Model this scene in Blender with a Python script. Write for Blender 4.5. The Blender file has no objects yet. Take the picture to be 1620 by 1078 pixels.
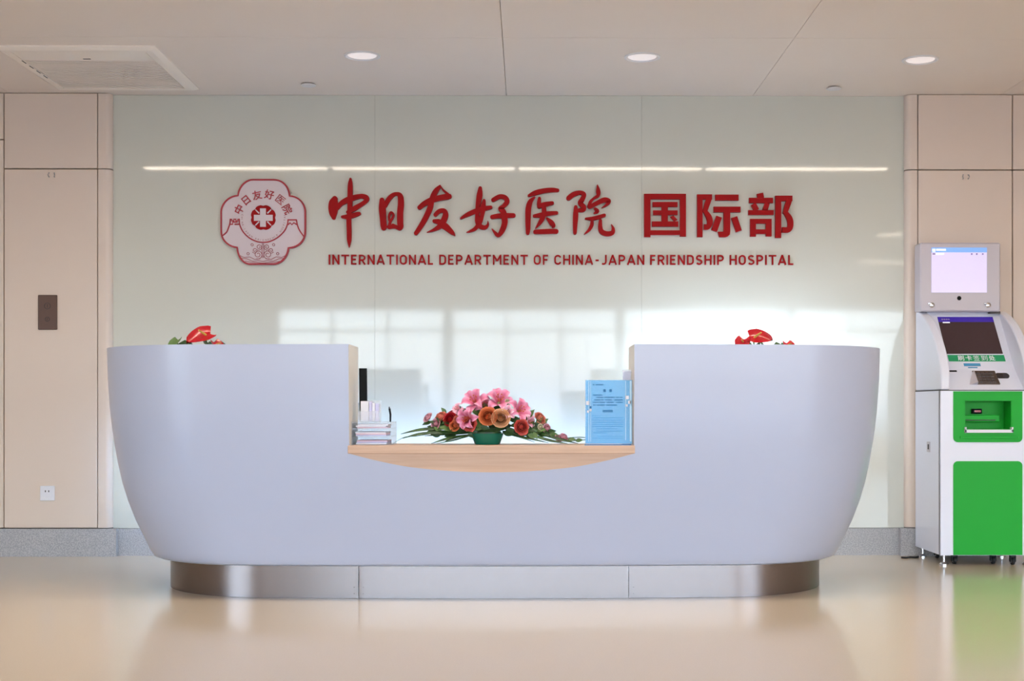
import bpy, math, random
from math import sin, cos, pi, radians
from mathutils import Vector, Matrix, noise
random.seed(7)
scene = bpy.context.scene
COL = scene.collection

# ------------------------------------------------------------------ camera
F_PX, EYE, YAW = 2150.0, 0.9, radians(0.4)
CX, HY = 850.0, 645.0                      # principal column, horizon row (1620 x 1078 frame)
cam_d = bpy.data.cameras.new('camera')
cam_d.sensor_fit = 'HORIZONTAL'; cam_d.sensor_width = 36.0
cam_d.lens = 36.0 * F_PX / 1620.0
cam_d.shift_x = (810.0 - CX) / 1620.0
cam_d.shift_y = (HY - 539.0) / 1620.0
cam = bpy.data.objects.new('camera', cam_d); COL.objects.link(cam)
cam.location = (0, 0, EYE); cam.rotation_euler = (pi/2, 0, -YAW)
scene.camera = cam

def at(px, py, Y):
    """photo pixel -> world point on the depth plane Y"""
    u, v = (px - CX) / F_PX, (HY - py) / F_PX
    d = Vector((sin(YAW) + u*cos(YAW), cos(YAW) - u*sin(YAW), v))
    t = Y / d.y
    return Vector((d.x*t, Y, EYE + d.z*t))

# ------------------------------------------------------------------ sky and exposure
scene.view_settings.view_transform = 'Standard'
scene.view_settings.look = 'None'
scene.view_settings.gamma = 1.0
scene.view_settings.use_curve_mapping = False
scene.view_settings.exposure = 0.14
w = bpy.data.worlds.new('sky'); scene.world = w; w.use_nodes = True
nt = w.node_tree; bg = nt.nodes['Background']
sky = nt.nodes.new('ShaderNodeTexSky'); sky.sky_type = 'NISHITA'
sky.sun_disc = False; sky.sun_elevation = radians(38); sky.sun_rotation = radians(20)
sky.air_density = 1.0; sky.dust_density = 2.0; sky.ozone_density = 1.0
haze = nt.nodes.new('ShaderNodeMix'); haze.data_type = 'RGBA'; haze.inputs[0].default_value = 0.75
haze.inputs[7].default_value = (0.75, 0.92, 1.30, 1)      # thin bright overcast over the blue
nt.links.new(sky.outputs[0], haze.inputs[6]); nt.links.new(haze.outputs[2], bg.inputs[0]); bg.inputs[1].default_value = 4.9
LIN_E, DOWN_E = 31.0, 0.36                  # linear ceiling lights, round downlights

# ------------------------------------------------------------------ materials
def lin(c):
    return tuple(((v/255)/12.92 if v/255 <= 0.04045 else (((v/255)+0.055)/1.055)**2.4) for v in c) + (1.0,)
MATS = {}
def mat(name, rgb, rough=0.5, metal=0.0, coat=0.0, var=0.04, scale=6.0, stretch=(1, 1, 1), bump=0.0, bscale=None,
        emit=0.0, trans=0.0, alpha=1.0, vcol=False, spec=0.5, rgb2=None, ior=1.5, cr=0.03):
    if name in MATS: return MATS[name]
    m = bpy.data.materials.new(name); m.use_nodes = True
    n, l = m.node_tree.nodes, m.node_tree.links
    p = n['Principled BSDF']
    p.inputs['Roughness'].default_value = rough; p.inputs['Metallic'].default_value = metal
    p.inputs['Coat Weight'].default_value = coat; p.inputs['Coat Roughness'].default_value = cr
    p.inputs['Specular IOR Level'].default_value = spec; p.inputs['IOR'].default_value = ior
    p.inputs['Transmission Weight'].default_value = trans; p.inputs['Alpha'].default_value = alpha
    tc = n.new('ShaderNodeTexCoord'); mp = n.new('ShaderNodeMapping')
    mp.inputs['Scale'].default_value = stretch; l.new(tc.outputs['Object'], mp.inputs[0])
    nz = n.new('ShaderNodeTexNoise'); nz.inputs['Scale'].default_value = scale; nz.inputs['Detail'].default_value = 5
    l.new(mp.outputs[0], nz.inputs['Vector'])
    base = lin(rgb)
    mx = n.new('ShaderNodeMix'); mx.data_type = 'RGBA'
    if rgb2: a, b = base, lin(rgb2)
    else:
        a = tuple(min(1, c*(1-var)) for c in base[:3]) + (1,); b = tuple(min(1, c*(1+var)) for c in base[:3]) + (1,)
    if rgb2:
        rp = n.new('ShaderNodeMapRange'); rp.inputs[1].default_value = 0.38; rp.inputs[2].default_value = 0.62
        l.new(nz.outputs[0], rp.inputs[0]); l.new(rp.outputs[0], mx.inputs[0])
    else: l.new(nz.outputs[0], mx.inputs[0])
    mx.inputs[6].default_value = a; mx.inputs[7].default_value = b
    out = mx.outputs[2]
    if vcol:
        at_ = n.new('ShaderNodeAttribute'); at_.attribute_name = 'Col'
        m2 = n.new('ShaderNodeMix'); m2.data_type = 'RGBA'; m2.blend_type = 'MULTIPLY'; m2.inputs[0].default_value = 1
        l.new(out, m2.inputs[6]); l.new(at_.outputs['Color'], m2.inputs[7]); out = m2.outputs[2]
    l.new(out, p.inputs['Base Color'])
    if bump:
        bp = n.new('ShaderNodeBump'); bp.inputs['Strength'].default_value = bump; bp.inputs['Distance'].default_value = 0.002
        if bscale:
            n2 = n.new('ShaderNodeTexNoise'); n2.inputs['Scale'].default_value = bscale; l.new(mp.outputs[0], n2.inputs['Vector']); l.new(n2.outputs[0], bp.inputs['Height'])
        else: l.new(nz.outputs[0], bp.inputs['Height'])
        l.new(bp.outputs[0], p.inputs['Normal'])
    if emit:
        p.inputs['Emission Strength'].default_value = emit; l.new(out, p.inputs['Emission Color'])
    MATS[name] = m
    return m

mat('floor', (214, 197, 174), rough=0.15, var=0.06, scale=180, spec=0.42)
mat('ceiling', (240, 226, 212), rough=0.75, var=0.015, scale=3)
mat('ceiling_gap', (176, 162, 148), rough=0.9)
mat('beige', (226, 208, 192), rough=0.45, var=0.02, scale=2, stretch=(1, 1, .2))
mat('beige_dark', (110, 84, 66), rough=0.8)
mat('glass_wall', (211, 210, 197), rough=0.6, var=0.008, scale=1, spec=0.0, coat=1.0, cr=0.045)
mat('granite', (152, 152, 154), rough=0.35, rgb2=(188, 186, 186), scale=160)
mat('desk_white', (186, 193, 214), rough=0.28, var=0.006, scale=1.5, coat=0.15, cr=0.15)
mat('desk_inner', (226, 218, 206), rough=0.4, var=0.01)
mat('wood', (206, 172, 146), rough=0.4, rgb2=(198, 162, 135), scale=5, stretch=(.6, 6, 14))
mat('steel', (130, 122, 120), rough=0.25, metal=1.0, var=0.05, scale=30, stretch=(6, 6, .15), bump=0.03)
mat('chrome', (210, 210, 214), rough=0.12, metal=1.0)
mat('red_sign', (158, 2, 6), rough=0.5, var=0.02, spec=0.15)
mat('red_line', (168, 26, 40), rough=0.4, var=0.02)
mat('maroon_line', (150, 62, 66), rough=0.45)
mat('emblem_plate', (214, 198, 200), rough=0.35, var=0.02)
mat('white_plastic', (232, 232, 238), rough=0.3, var=0.006)
mat('white_paint', (232, 228, 226), rough=0.45, var=0.006)
mat('kiosk_white', (234, 235, 248), rough=0.28, var=0.006, coat=0.2)
mat('kiosk_grey', (206, 198, 204), rough=0.35, var=0.006)
mat('kiosk_green', (20, 172, 46), rough=0.45, var=0.02, spec=0.3)
mat('seam_dark', (70, 66, 66), rough=0.7)
mat('black', (10, 11, 13), rough=0.6, spec=0.2)
mat('rubber', (26, 26, 28), rough=0.6)
mat('dark_glass', (46, 38, 42), rough=0.08, var=0.03)
mat('screen_dark', (70, 52, 56), rough=0.15, var=0.05, scale=2)
mat('screen_blue', (60, 40, 150), rough=0.1, emit=0.35, var=0.1, scale=3)
mat('screen_lilac', (226, 216, 252), rough=0.2, emit=0.30, var=0.015, scale=3)
mat('screen_header', (128, 178, 245), rough=0.2, emit=0.35, var=0.03)
mat('screen_text', (250, 250, 255), rough=0.2, emit=0.6)
mat('screen_mark', (140, 120, 170), rough=0.3)
mat('banner_green', (24, 158, 98), rough=0.5)
mat('label_blue', (70, 150, 196), rough=0.5)
mat('plate_bronze', (96, 70, 58), rough=0.45, metal=0.2)
mat('plate_mark', (64, 46, 40), rough=0.5)
mat('acrylic', (238, 240, 248), rough=0.08, alpha=0.26, var=0)
mat('acrylic_clear', (238, 242, 250), rough=0.05, alpha=0.07, var=0)
mat('paper', (240, 240, 248), rough=0.7, var=0.01)
mat('paper_blue', (92, 184, 240), rough=0.6, var=0.02)
mat('paper_lilac', (206, 204, 236), rough=0.7, var=0.03)
mat('paper_pink', (236, 206, 218), rough=0.7, var=0.03)
mat('ink_blue', (50, 118, 172), rough=0.7)
mat('ink_pale', (84, 160, 214), rough=0.7)
mat('frame_pale', (190, 226, 248), rough=0.5)
mat('bowl_green', (20, 112, 88), rough=0.25)
mat('leaf', (58, 92, 40), rough=0.4, rgb2=(34, 62, 30), scale=30)
mat('leaf_pale', (104, 132, 74), rough=0.45, rgb2=(76, 106, 52), scale=30)
mat('petal', (255, 255, 255), rough=0.5, var=0.03, vcol=True, scale=60)
mat('anthurium_red', (182, 14, 30), rough=0.22, coat=0.4, var=0.08, scale=40)
mat('spadix', (216, 190, 90), rough=0.6)
mat('pot', (235, 232, 226), rough=0.35)
mat('soil', (60, 46, 36), rough=0.9)
mat('lamp_linear', (255, 240, 220), emit=LIN_E, var=0)
mat('lamp_desk', (205, 228, 255), emit=70.0, var=0)
mat('lamp_low', (165, 205, 255), emit=52.0, var=0)
mat('lamp_round', (255, 244, 240), emit=DOWN_E, var=0, rough=0.5)
mat('frame_metal', (150, 150, 150), rough=0.4, metal=0.6)
mat('pane', (235, 240, 240), rough=0.03, alpha=0.06, var=0)
mat('facade', (214, 218, 226), rough=0.8, var=0.03)
mat('pavement', (150, 152, 150), rough=0.9, rgb2=(120, 124, 118), scale=1.5)
mat('tree_leaf', (60, 92, 44), rough=0.8, rgb2=(36, 62, 28), scale=3)
mat('bark', (84, 66, 50), rough=0.9)
mat('ac_white', (250, 238, 224), rough=0.5, var=0.01)

# ------------------------------------------------------------------ mesh helpers
class MB:
    def __init__(s): s.v, s.f, s.c = [], [], []
    def add(s, vs, fs, col=None):
        k = len(s.v); s.v += [tuple(v) for v in vs]; s.f += [tuple(i+k for i in f) for f in fs]
        s.c += [col or (1, 1, 1)] * len(vs) if not (col and isinstance(col, list)) else col
        return s
    def box(s, x0, x1, y0, y1, z0, z1):
        vs = [(x, y, z) for z in (z0, z1) for y in (y0, y1) for x in (x0, x1)]
        return s.add(vs, [(0, 2, 3, 1), (4, 5, 7, 6), (0, 1, 5, 4), (2, 6, 7, 3), (0, 4, 6, 2), (1, 3, 7, 5)])
    def bbox(s, x0, x1, y0, y1, z0, z1, b=0.004):
        """box with chamfered edges"""
        xs, ys, zs = ((x0, x1), (y0, y1), (z0, z1))
        vs = []; idx = {}
        for i in (0, 1):
            for j in (0, 1):
                for k in (0, 1):
                    sx, sy, sz = (b if i == 0 else -b), (b if j == 0 else -b), (b if k == 0 else -b)
                    for ax in range(3):
                        p = [xs[i]+sx, ys[j]+sy, zs[k]+sz]; p[ax] = (xs[i], ys[j], zs[k])[ax]
                        idx[(i, j, k, ax)] = len(vs); vs.append(tuple(p))
        fs = []
        for i in (0, 1): fs.append([idx[(i, j, k, 0)] for j, k in ((0, 0), (1, 0), (1, 1), (0, 1))])
        for j in (0, 1): fs.append([idx[(i, j, k, 1)] for i, k in ((0, 0), (1, 0), (1, 1), (0, 1))])
        for k in (0, 1): fs.append([idx[(i, j, k, 2)] for i, j in ((0, 0), (1, 0), (1, 1), (0, 1))])
        for i in (0, 1):
            for j in (0, 1): fs.append([idx[(i, j, 0, 0)], idx[(i, j, 1, 0)], idx[(i, j, 1, 1)], idx[(i, j, 0, 1)]])
            for k in (0, 1): fs.append([idx[(i, 0, k, 0)], idx[(i, 1, k, 0)], idx[(i, 1, k, 2)], idx[(i, 0, k, 2)]])
        for j in (0, 1):
            for k in (0, 1): fs.append([idx[(0, j, k, 1)], idx[(1, j, k, 1)], idx[(1, j, k, 2)], idx[(0, j, k, 2)]])
        for i in (0, 1):
            for j in (0, 1):
                for k in (0, 1): fs.append([idx[(i, j, k, 0)], idx[(i, j, k, 1)], idx[(i, j, k, 2)]])
        return s.add(vs, fs)
    def grid(s, rows, close=False, col=None):
        n = len(rows[0]); vs = [p for r in rows for p in r]; fs = []
        for a in range(len(rows)-1):
            for b in range(n if close else n-1):
                c = (b+1) % n; fs.append((a*n+b, a*n+c, (a+1)*n+c, (a+1)*n+b))
        return s.add(vs, fs, col)
    def lathe(s, prof, c=(0, 0, 0), n=24, axis='z', cap=True):
        rows = []
        for r, h in prof:
            row = []
            for i in range(n):
                a = 2*pi*i/n; p = (r*cos(a), r*sin(a), h)
                if axis == 'y': p = (r*cos(a), h, r*sin(a))
                if axis == 'x': p = (h, r*cos(a), r*sin(a))
                row.append((c[0]+p[0], c[1]+p[1], c[2]+p[2]))
            rows.append(row)
        k = len(s.v); s.grid(rows, True)
        if cap: s.f.append(tuple(range(k, k+n))); s.f.append(tuple(range(k+(len(prof)-1)*n, k+len(prof)*n)))
        return s
    def prism(s, poly, y0, y1, holes=None):
        """polygon in x,z extruded along y"""
        n = len(poly); vs = [(x, y0, z) for x, z in poly] + [(x, y1, z) for x, z in poly]
        fs = [tuple(range(n)), tuple(range(2*n-1, n-1, -1))] + [(i, i+n, (i+1) % n+n, (i+1) % n) for i in range(n)]
        return s.add(vs, fs)
    def prismx(s, poly, x0, x1):
        n = len(poly); vs = [(x0, y, z) for y, z in poly] + [(x1, y, z) for y, z in poly]
        fs = [tuple(range(n)), tuple(range(2*n-1, n-1, -1))] + [(i, i+n, (i+1) % n+n, (i+1) % n) for i in range(n)]
        return s.add(vs, fs)
    def tube(s, pts, r, n=8):
        pts = [Vector(p) for p in pts]; rows = []
        rr = r if isinstance(r, (list, tuple)) else [r]*len(pts)
        for i, p in enumerate(pts):
            t = (pts[min(i+1, len(pts)-1)] - pts[max(i-1, 0)]).normalized()
            a = t.cross(Vector((0, 0, 1)) if abs(t.z) < .9 else Vector((1, 0, 0))).normalized(); b = t.cross(a)
            rows.append([p + rr[i]*(a*cos(2*pi*k/n) + b*sin(2*pi*k/n)) for k in range(n)])
        k = len(s.v); s.grid(rows, True)
        s.f.append(tuple(range(k, k+n))); s.f.append(tuple(range(k+(len(pts)-1)*n, k+len(pts)*n)))
        return s
    def mesh(s, name, m, smooth=False, angle=40):
        me = bpy.data.meshes.new(name); me.from_pydata(s.v, [], s.f)
        ca = me.color_attributes.new('Col', 'FLOAT_COLOR', 'POINT')
        for i, c in enumerate(s.c): ca.data[i].color = (c[0], c[1], c[2], 1)
        me.validate(); me.update()
        import bmesh
        bm = bmesh.new(); bm.from_mesh(me); bmesh.ops.recalc_face_normals(bm, faces=bm.faces); bm.to_mesh(me); bm.free()
        if m: me.materials.append(MATS[m])
        if smooth:
            for p in me.polygons: p.use_smooth = True
            try: me.set_sharp_from_angle(angle=radians(angle))
            except Exception: pass
        return me
    def build(s, name, m, parent=None, smooth=False, angle=40, loc=None):
        o = bpy.data.objects.new(name, s.mesh(name, m, smooth, angle)); COL.objects.link(o)
        if parent: o.parent = parent
        if loc is not None: o.location = loc
        return o

def inst(name, me, parent=None, M=None):
    o = bpy.data.objects.new(name, me); COL.objects.link(o)
    if parent: o.parent = parent
    if M is not None: o.matrix_local = M
    return o
def empty(name, loc=(0, 0, 0)):
    o = bpy.data.objects.new(name, None); COL.objects.link(o); o.location = loc; o.empty_display_size = 0.1
    return o
def tag(o, label=None, cat=None, group=None, kind=None):
    if label: o['label'] = label
    if cat: o['category'] = cat
    if group: o['group'] = group
    if kind: o['kind'] = kind
    return o
def struct(o, label=None, cat=None): return tag(o, label, cat, kind='structure')

def smooth_pts(pts, k=6):
    """Catmull-Rom through tuples of any length"""
    if len(pts) < 3: return [tuple(p) for p in pts]
    out = []; n = len(pts[0])
    for i in range(len(pts)-1):
        p0, p1, p2, p3 = pts[max(i-1, 0)], pts[i], pts[i+1], pts[min(i+2, len(pts)-1)]
        for j in range(k):
            t = j/k
            out.append(tuple(0.5*((2*p1[d]) + (-p0[d]+p2[d])*t + (2*p0[d]-5*p1[d]+4*p2[d]-p3[d])*t*t + (-p0[d]+3*p1[d]-3*p2[d]+p3[d])*t**3) for d in range(n)))
    out.append(tuple(pts[-1]))
    return out

def ribbon(mb, pts, y0, y1, k=6, round_cap=True, closed=False):
    """brush stroke: pts (x, z, width) -> flat band in x,z with thickness y0..y1 (y0 faces the room)"""
    P = smooth_pts(pts, k) if k > 1 else list(pts)
    n = len(P); L, R = [], []
    for i in range(n):
        a, b = (P[(i-1) % n], P[(i+1) % n]) if closed else (P[max(i-1, 0)], P[min(i+1, n-1)])
        dx, dz = b[0]-a[0], b[1]-a[1]; d = math.hypot(dx, dz) or 1e-9
        nx, nz, h = -dz/d, dx/d, max(P[i][2], 1e-5)/2
        L.append((P[i][0]+nx*h, P[i][1]+nz*h)); R.append((P[i][0]-nx*h, P[i][1]-nz*h))
    vs, fs = [], []
    for i in range(n): vs += [(L[i][0], y0, L[i][1]), (R[i][0], y0, R[i][1]), (L[i][0], y1, L[i][1]), (R[i][0], y1, R[i][1])]
    for i in range(n if closed else n-1):
        a, b = 4*i, 4*((i+1) % n)
        fs += [(a, a+1, b+1, b), (a+2, b+2, b+3, a+3), (a, b, b+2, a+2), (a+1, a+3, b+3, b+1)]
    if not closed: fs += [(0, 2, 3, 1), (4*n-4, 4*n-3, 4*n-1, 4*n-2)]
    mb.add(vs, fs)
    if round_cap and not closed:
        for e in (0, n-1):
            r = P[e][2]/2
            if r < 1e-4: continue
            m_ = 12; mb.prism([(P[e][0]+r*cos(2*pi*q/m_), P[e][1]+r*sin(2*pi*q/m_)) for q in range(m_)], y0+.0002+.0002*(e > 0), y1)

GLY = {}
def glyph(ch, offset=0.0):
    """outline of one character of the built-in font as flat verts/faces plus its own bounds"""
    key = (ch, offset)
    if key not in GLY:
        c = bpy.data.curves.new('g', 'FONT'); c.body = ch; c.offset = offset; c.resolution_u = 3; c.fill_mode = 'FRONT'
        o = bpy.data.objects.new('g', c); COL.objects.link(o)
        bpy.context.view_layer.update()
        me = bpy.data.meshes.new_from_object(o.evaluated_get(bpy.context.evaluated_depsgraph_get()))
        vs = [(v.co.x, v.co.y) for v in me.vertices]; fs = [tuple(p.vertices) for p in me.polygons]
        bpy.data.objects.remove(o); bpy.data.curves.remove(c); bpy.data.meshes.remove(me)
        area = sum(abs(sum(vs[a][0]*vs[b][1]-vs[b][0]*vs[a][1] for a, b in zip(f, f[1:]+f[:1])))/2 for f in fs)
        if offset:
            v0, f0 = glyph(ch, 0.0); a0 = sum(abs(sum(v0[a][0]*v0[b][1]-v0[b][0]*v0[a][1] for a, b in zip(f, f[1:]+f[:1])))/2 for f in f0)
            if area > a0*1.5: vs, fs = v0, f0
        GLY[key] = (vs, fs)
    return GLY[key]
def glyph_into(mb, ch, offset, fx, y0, y1=None):
    """fx maps glyph (x, y) to world (x, z); y1 given -> extruded"""
    vs, fs = glyph(ch, offset); n = len(vs)
    W = [fx(*p) for p in vs]
    if y1 is None: mb.add([(x, y0, z) for x, z in W], fs); return
    V = [(x, y0, z) for x, z in W] + [(x, y1, z) for x, z in W]
    cnt = {}
    for f in fs:
        for a, b in zip(f, f[1:]+f[:1]): cnt[(a, b)] = cnt.get((a, b), 0)+1
    F = list(fs) + [tuple(i+n for i in reversed(f)) for f in fs]
    for (a, b) in cnt:
        if (b, a) not in cnt: F.append((a, b, b+n, a+n))
    mb.add(V, F)

# ------------------------------------------------------------------ the room shell
CEIL, WALL_Y, PAN_Y = 2.8, 8.27, 8.22
XL, XR, YB = -7.5, 7.5, -5.5
floor = MB().box(XL-.2, XR+.2, YB-.2, 8.5, -0.1, 0).build('floor', 'floor'); struct(floor, 'polished cream speckled floor')

ceiling = MB().box(XL-.2, XR+.2, YB-.2, 8.5, CEIL+0.03, CEIL+0.15).build('ceiling', 'ceiling_gap'); struct(ceiling, 'beige metal panel ceiling')
LY0, LY1 = 5.66, 5.80                       # slot of the linear light row
AC = (-2.80, -1.955, 7.14, 8.10)
xs = [XL, -6.13, -4.63, -3.13, -0.13, 1.37, 2.87, 4.37, 5.87, XR]
ys = [(YB, -3.6), (-3.6, -1.3), (-1.16, 1.5), (1.64, 3.6), (3.6, LY0), (LY1, 6.98), (6.98, 8.40)]
g = 0.0013
for x0, x1 in zip(xs, xs[1:]):
    for y0, y1 in ys:
        MB().box(x0+g, x1-g, y0+g, y1-g, CEIL, CEIL+0.028).build('ceiling_panel', 'ceiling', ceiling)

# back wall: backing, beige panels and back-painted glass
wall_back = MB().box(XL-.2, XR+.2, WALL_Y+0.022, WALL_Y+0.2, 0, CEIL+.02).build('wall_back', 'beige_dark'); struct(wall_back, 'back wall of beige panels and pale green glass')
def wx(px, Y=PAN_Y): return at(px, 500, Y).x
def wz(py, Y=PAN_Y): return at(810, py, Y).z
Z_SEAM, Z_BASE = wz(268), wz(836)
gap = 0.003
def panel(x0, x1, z0, z1, m='beige', y=PAN_Y, name='wall_panel'):
    return MB().bbox(x0+gap, x1-gap, y, WALL_Y+0.022, z0+gap, z1-gap, 0.003).build(name, m, wall_back)
GX = [wx(179, WALL_Y), wx(593, WALL_Y), wx(1015, WALL_Y), wx(1430, WALL_Y)]
L0, L1, L2 = wx(6), wx(154.5), GX[0]+.004
R0, R1, R2 = GX[3]-.004, wx(1452), wx(1602)
for a, b in ((L0, L1), (R1, R2)):
    panel(a, b, Z_BASE, Z_SEAM); panel(a, b, Z_SEAM, CEIL)
def pilaster(x0, x1, side, z0, z1):
    """narrow panel with a rounded outer edge next to the glass"""
    r = 0.035; x0 += gap; x1 -= gap; P = []
    if side > 0:
        P = [(x0, WALL_Y+.02), (x0, PAN_Y)] + [(x1-r+r*sin(t*pi/16), PAN_Y+r-r*cos(t*pi/16)) for t in range(9)] + [(x1, WALL_Y+.02)]
    else:
        P = [(x1, WALL_Y+.02), (x1, PAN_Y)] + [(x0+r-r*sin(t*pi/16), PAN_Y+r-r*cos(t*pi/16)) for t in range(9)] + [(x0, WALL_Y+.02)]
    n = len(P); vs = [(x, y, z0+gap) for x, y in P] + [(x, y, z1-gap) for x, y in P]
    fs = [tuple(range(n)), tuple(range(2*n-1, n-1, -1))] + [(i, i+n, (i+1) % n+n, (i+1) % n) for i in range(n)]
    MB().add(vs, fs).build('wall_panel', 'beige', wall_back, True, 50)
for z0, z1 in ((Z_BASE, Z_SEAM), (Z_SEAM, CEIL)):
    pilaster(L1, L2, 1, z0, z1); pilaster(R0, R1, -1, z0, z1)
zs2 = wz(222)
for x0, x1 in ((L0-.62, L0), (L0-1.9, L0-.62), (XL, L0-1.9)):
    panel(x0, x1, Z_BASE, zs2); panel(x0, x1, zs2, CEIL)
for x0, x1 in ((R2, R2+.62), (R2+.62, R2+1.9), (R2+1.9, XR)):
    panel(x0, x1, Z_BASE, Z_SEAM); panel(x0, x1, Z_SEAM, CEIL)
for a, b in zip(GX, GX[1:]):
    tag(MB().bbox(a+.0003, b-.0003, WALL_Y, WALL_Y+.021, Z_BASE-.004, CEIL-.001, .0006).build('glass_panel', 'glass_wall', wall_back), 'pale green back-painted glass panel')
bb = MB().box(XL, L2+.03, PAN_Y-.006, PAN_Y+.05, 0, Z_BASE-.002).build('baseboard_back', 'granite'); struct(bb, 'grey speckled granite baseboard')
MB().box(L2+.03, R0-.03, WALL_Y-.008, WALL_Y+.03, 0, Z_BASE-.006).build('baseboard_stone', 'granite', bb)
MB().box(R0-.03, XR, PAN_Y-.006, PAN_Y+.05, 0, Z_BASE-.002).build('baseboard_stone', 'granite', bb)

W0, W1 = -7.0, 7.0
NWIN = [0]
def window_wall(name, length, a0, n, M, label, SILL=0.12, HEAD=2.58, pier=.10, a1=None):
    """wall along local x with n windows from a0; inner face at local y=0, outside at -y"""
    mb = MB(); b0 = a1 or length-a0; ww = (b0-a0)/n
    mb.box(0, length, -.2, 0, HEAD, CEIL+.02); mb.box(0, length, -.2, 0, 0, SILL)
    for i in range(n+1):
        x = a0+i*ww; mb.box(0 if i == 0 else x-pier, length if i == n else x+pier, -.2, 0, SILL, HEAD)
    mb.v = [tuple(M @ Vector(v)) for v in mb.v]
    struct(mb.build(name, 'beige'), label)
    for i in range(n):
        a, b = a0+i*ww+pier, a0+(i+1)*ww-pier
        if i == 0: a = a0
        if i == n-1: b = b0
        wn = MB()
        for x in (a, a+(b-a)/3, a+2*(b-a)/3, b): wn.box(max(a, x-.02), min(b, x+.02), -.12, -.06, SILL, HEAD)
        for z in (SILL, 2.15, HEAD): wn.box(a, b, -.12, -.06, max(SILL, z-.02), min(HEAD, z+.02))
        wn.v = [tuple(M @ Vector(v)) for v in wn.v]
        NWIN[0] += 1
        wo = wn.build('window_%d' % NWIN[0], 'frame_metal'); struct(wo, 'wide grey framed daylight window of the lobby')
        for k in range(3):
            pn = MB().box(a+k*(b-a)/3+.021, a+(k+1)*(b-a)/3-.021, -.093, -.087, SILL+.021, HEAD-.021)
            pn.v = [tuple(M @ Vector(v)) for v in pn.v]; pn.build('pane', 'pane', wo)
        pl = bpy.data.lights.new('daylight_portal', 'AREA'); pl.shape = 'RECTANGLE'; pl.size = b-a; pl.size_y = HEAD-SILL
        pl.cycles.is_portal = True
        po = bpy.data.objects.new('daylight_portal', pl); COL.objects.link(po)
        po.matrix_world = M @ Matrix.Translation(((a+b)/2, -.22, (SILL+HEAD)/2)) @ Matrix.Rotation(pi/2, 4, 'X') @ Matrix.Rotation(pi, 4, 'Y')
window_wall('wall_front', XR-XL, 3.4, 4, Matrix.Translation((XL, YB, 0)), 'lobby wall with daylight windows behind the camera', .4, 2.5, .06, XR-XL-.4)
window_wall('wall_left', 8.5-YB, 7.0, 2, Matrix.Translation((XL, 8.5, 0)) @ Matrix.Rotation(-pi/2, 4, 'Z'), 'lobby side wall with daylight windows', a1=13.4)
window_wall('wall_right', 8.5-YB, 0.6, 2, Matrix.Translation((XR, YB, 0)) @ Matrix.Rotation(pi/2, 4, 'Z'), 'lobby side wall with daylight windows opening beside the camera', a1=6.4)
# outdoors, seen only as a reflection in the glass
struct(MB().box(-60, 60, -80, 40, -.2, -.1).build('ground', 'pavement'), 'grey paved ground outside')

# ------------------------------------------------------------------ ceiling fittings
def lin_light(x0, x1, y0, y1, label, group):
    t = empty('linear_light', ((x0+x1)/2, (y0+y1)/2, CEIL)); tag(t, label, 'light', group)
    c = t.location
    MB().box(x0-c.x, x1-c.x, y0-c.y+.012, y1-c.y-.012, .006, .02).build('diffuser', 'lamp_linear', t)
    f = MB(); f.box(x0-c.x, x1-c.x, y0-c.y, y0-c.y+.01, -.002, .029); f.box(x0-c.x, x1-c.x, y1-c.y-.01, y1-c.y, -.002, .029)
    f.box(x0-c.x-.012, x0-c.x, y0-c.y, y1-c.y, -.002, .029); f.box(x1-c.x, x1-c.x+.012, y0-c.y, y1-c.y, -.002, .029)
    f.build('frame', 'white_paint', t)
for k in range(4):
    lin_light(-3.04+k*1.487, -3.04+k*1.487+1.445, LY0+.004, LY1-.004, 'long white linear ceiling light in front of the desk', 'linear lights in the ceiling row')
for y in (1.503, -1.297):
    lin_light(3.85 if y > 0 else 4.35, 7.2, y, y+.134, 'long linear ceiling light in the far lobby', 'linear lights in the far lobby')

def downlight(px, py, lab):
    D = F_PX*(CEIL-EYE)/(HY-py); p = at(px, py, D)
    t = empty('downlight', (p.x, p.y, CEIL)); tag(t, lab, 'downlight', 'round downlights above the desk')
    MB().lathe([(.098, 0), (.097, -.006), (.088, -.009), (.078, -.004), (.076, .004)], n=40, cap=False).build('trim_ring', 'white_paint', t, True)
    MB().lathe([(.001, -.002), (.077, -.002), (.077, .004)], n=40).build('diffuser', 'lamp_round', t)
for q in ((573, 88, 'round white recessed downlight nearest the air conditioner cassette'), (1016, 89.5, 'round white recessed downlight between the two others above the desk'), (1456, 93, 'round white recessed downlight above the kiosk')): downlight(*q)
for px, py, lab in ((488, 133, 'small round white sprinkler cover on the ceiling near the air conditioner'), (1319, 137, 'small round white sprinkler cover on the ceiling near the kiosk side')):
    D = F_PX*(CEIL-EYE)/(HY-py); p = at(px, py, D)
    t = empty('sprinkler_cover', (p.x, p.y, CEIL)); tag(t, lab, 'sprinkler', 'ceiling sprinkler covers')
    MB().lathe([(.001, -.014), (.040, -.014), (.044, -.011), (.044, -.008)], n=28).build('cover_plate', 'white_paint', t, True)
    MB().lathe([(.036, -.008), (.034, 0)], n=20).build('collar', 'ceiling_gap', t)

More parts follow.
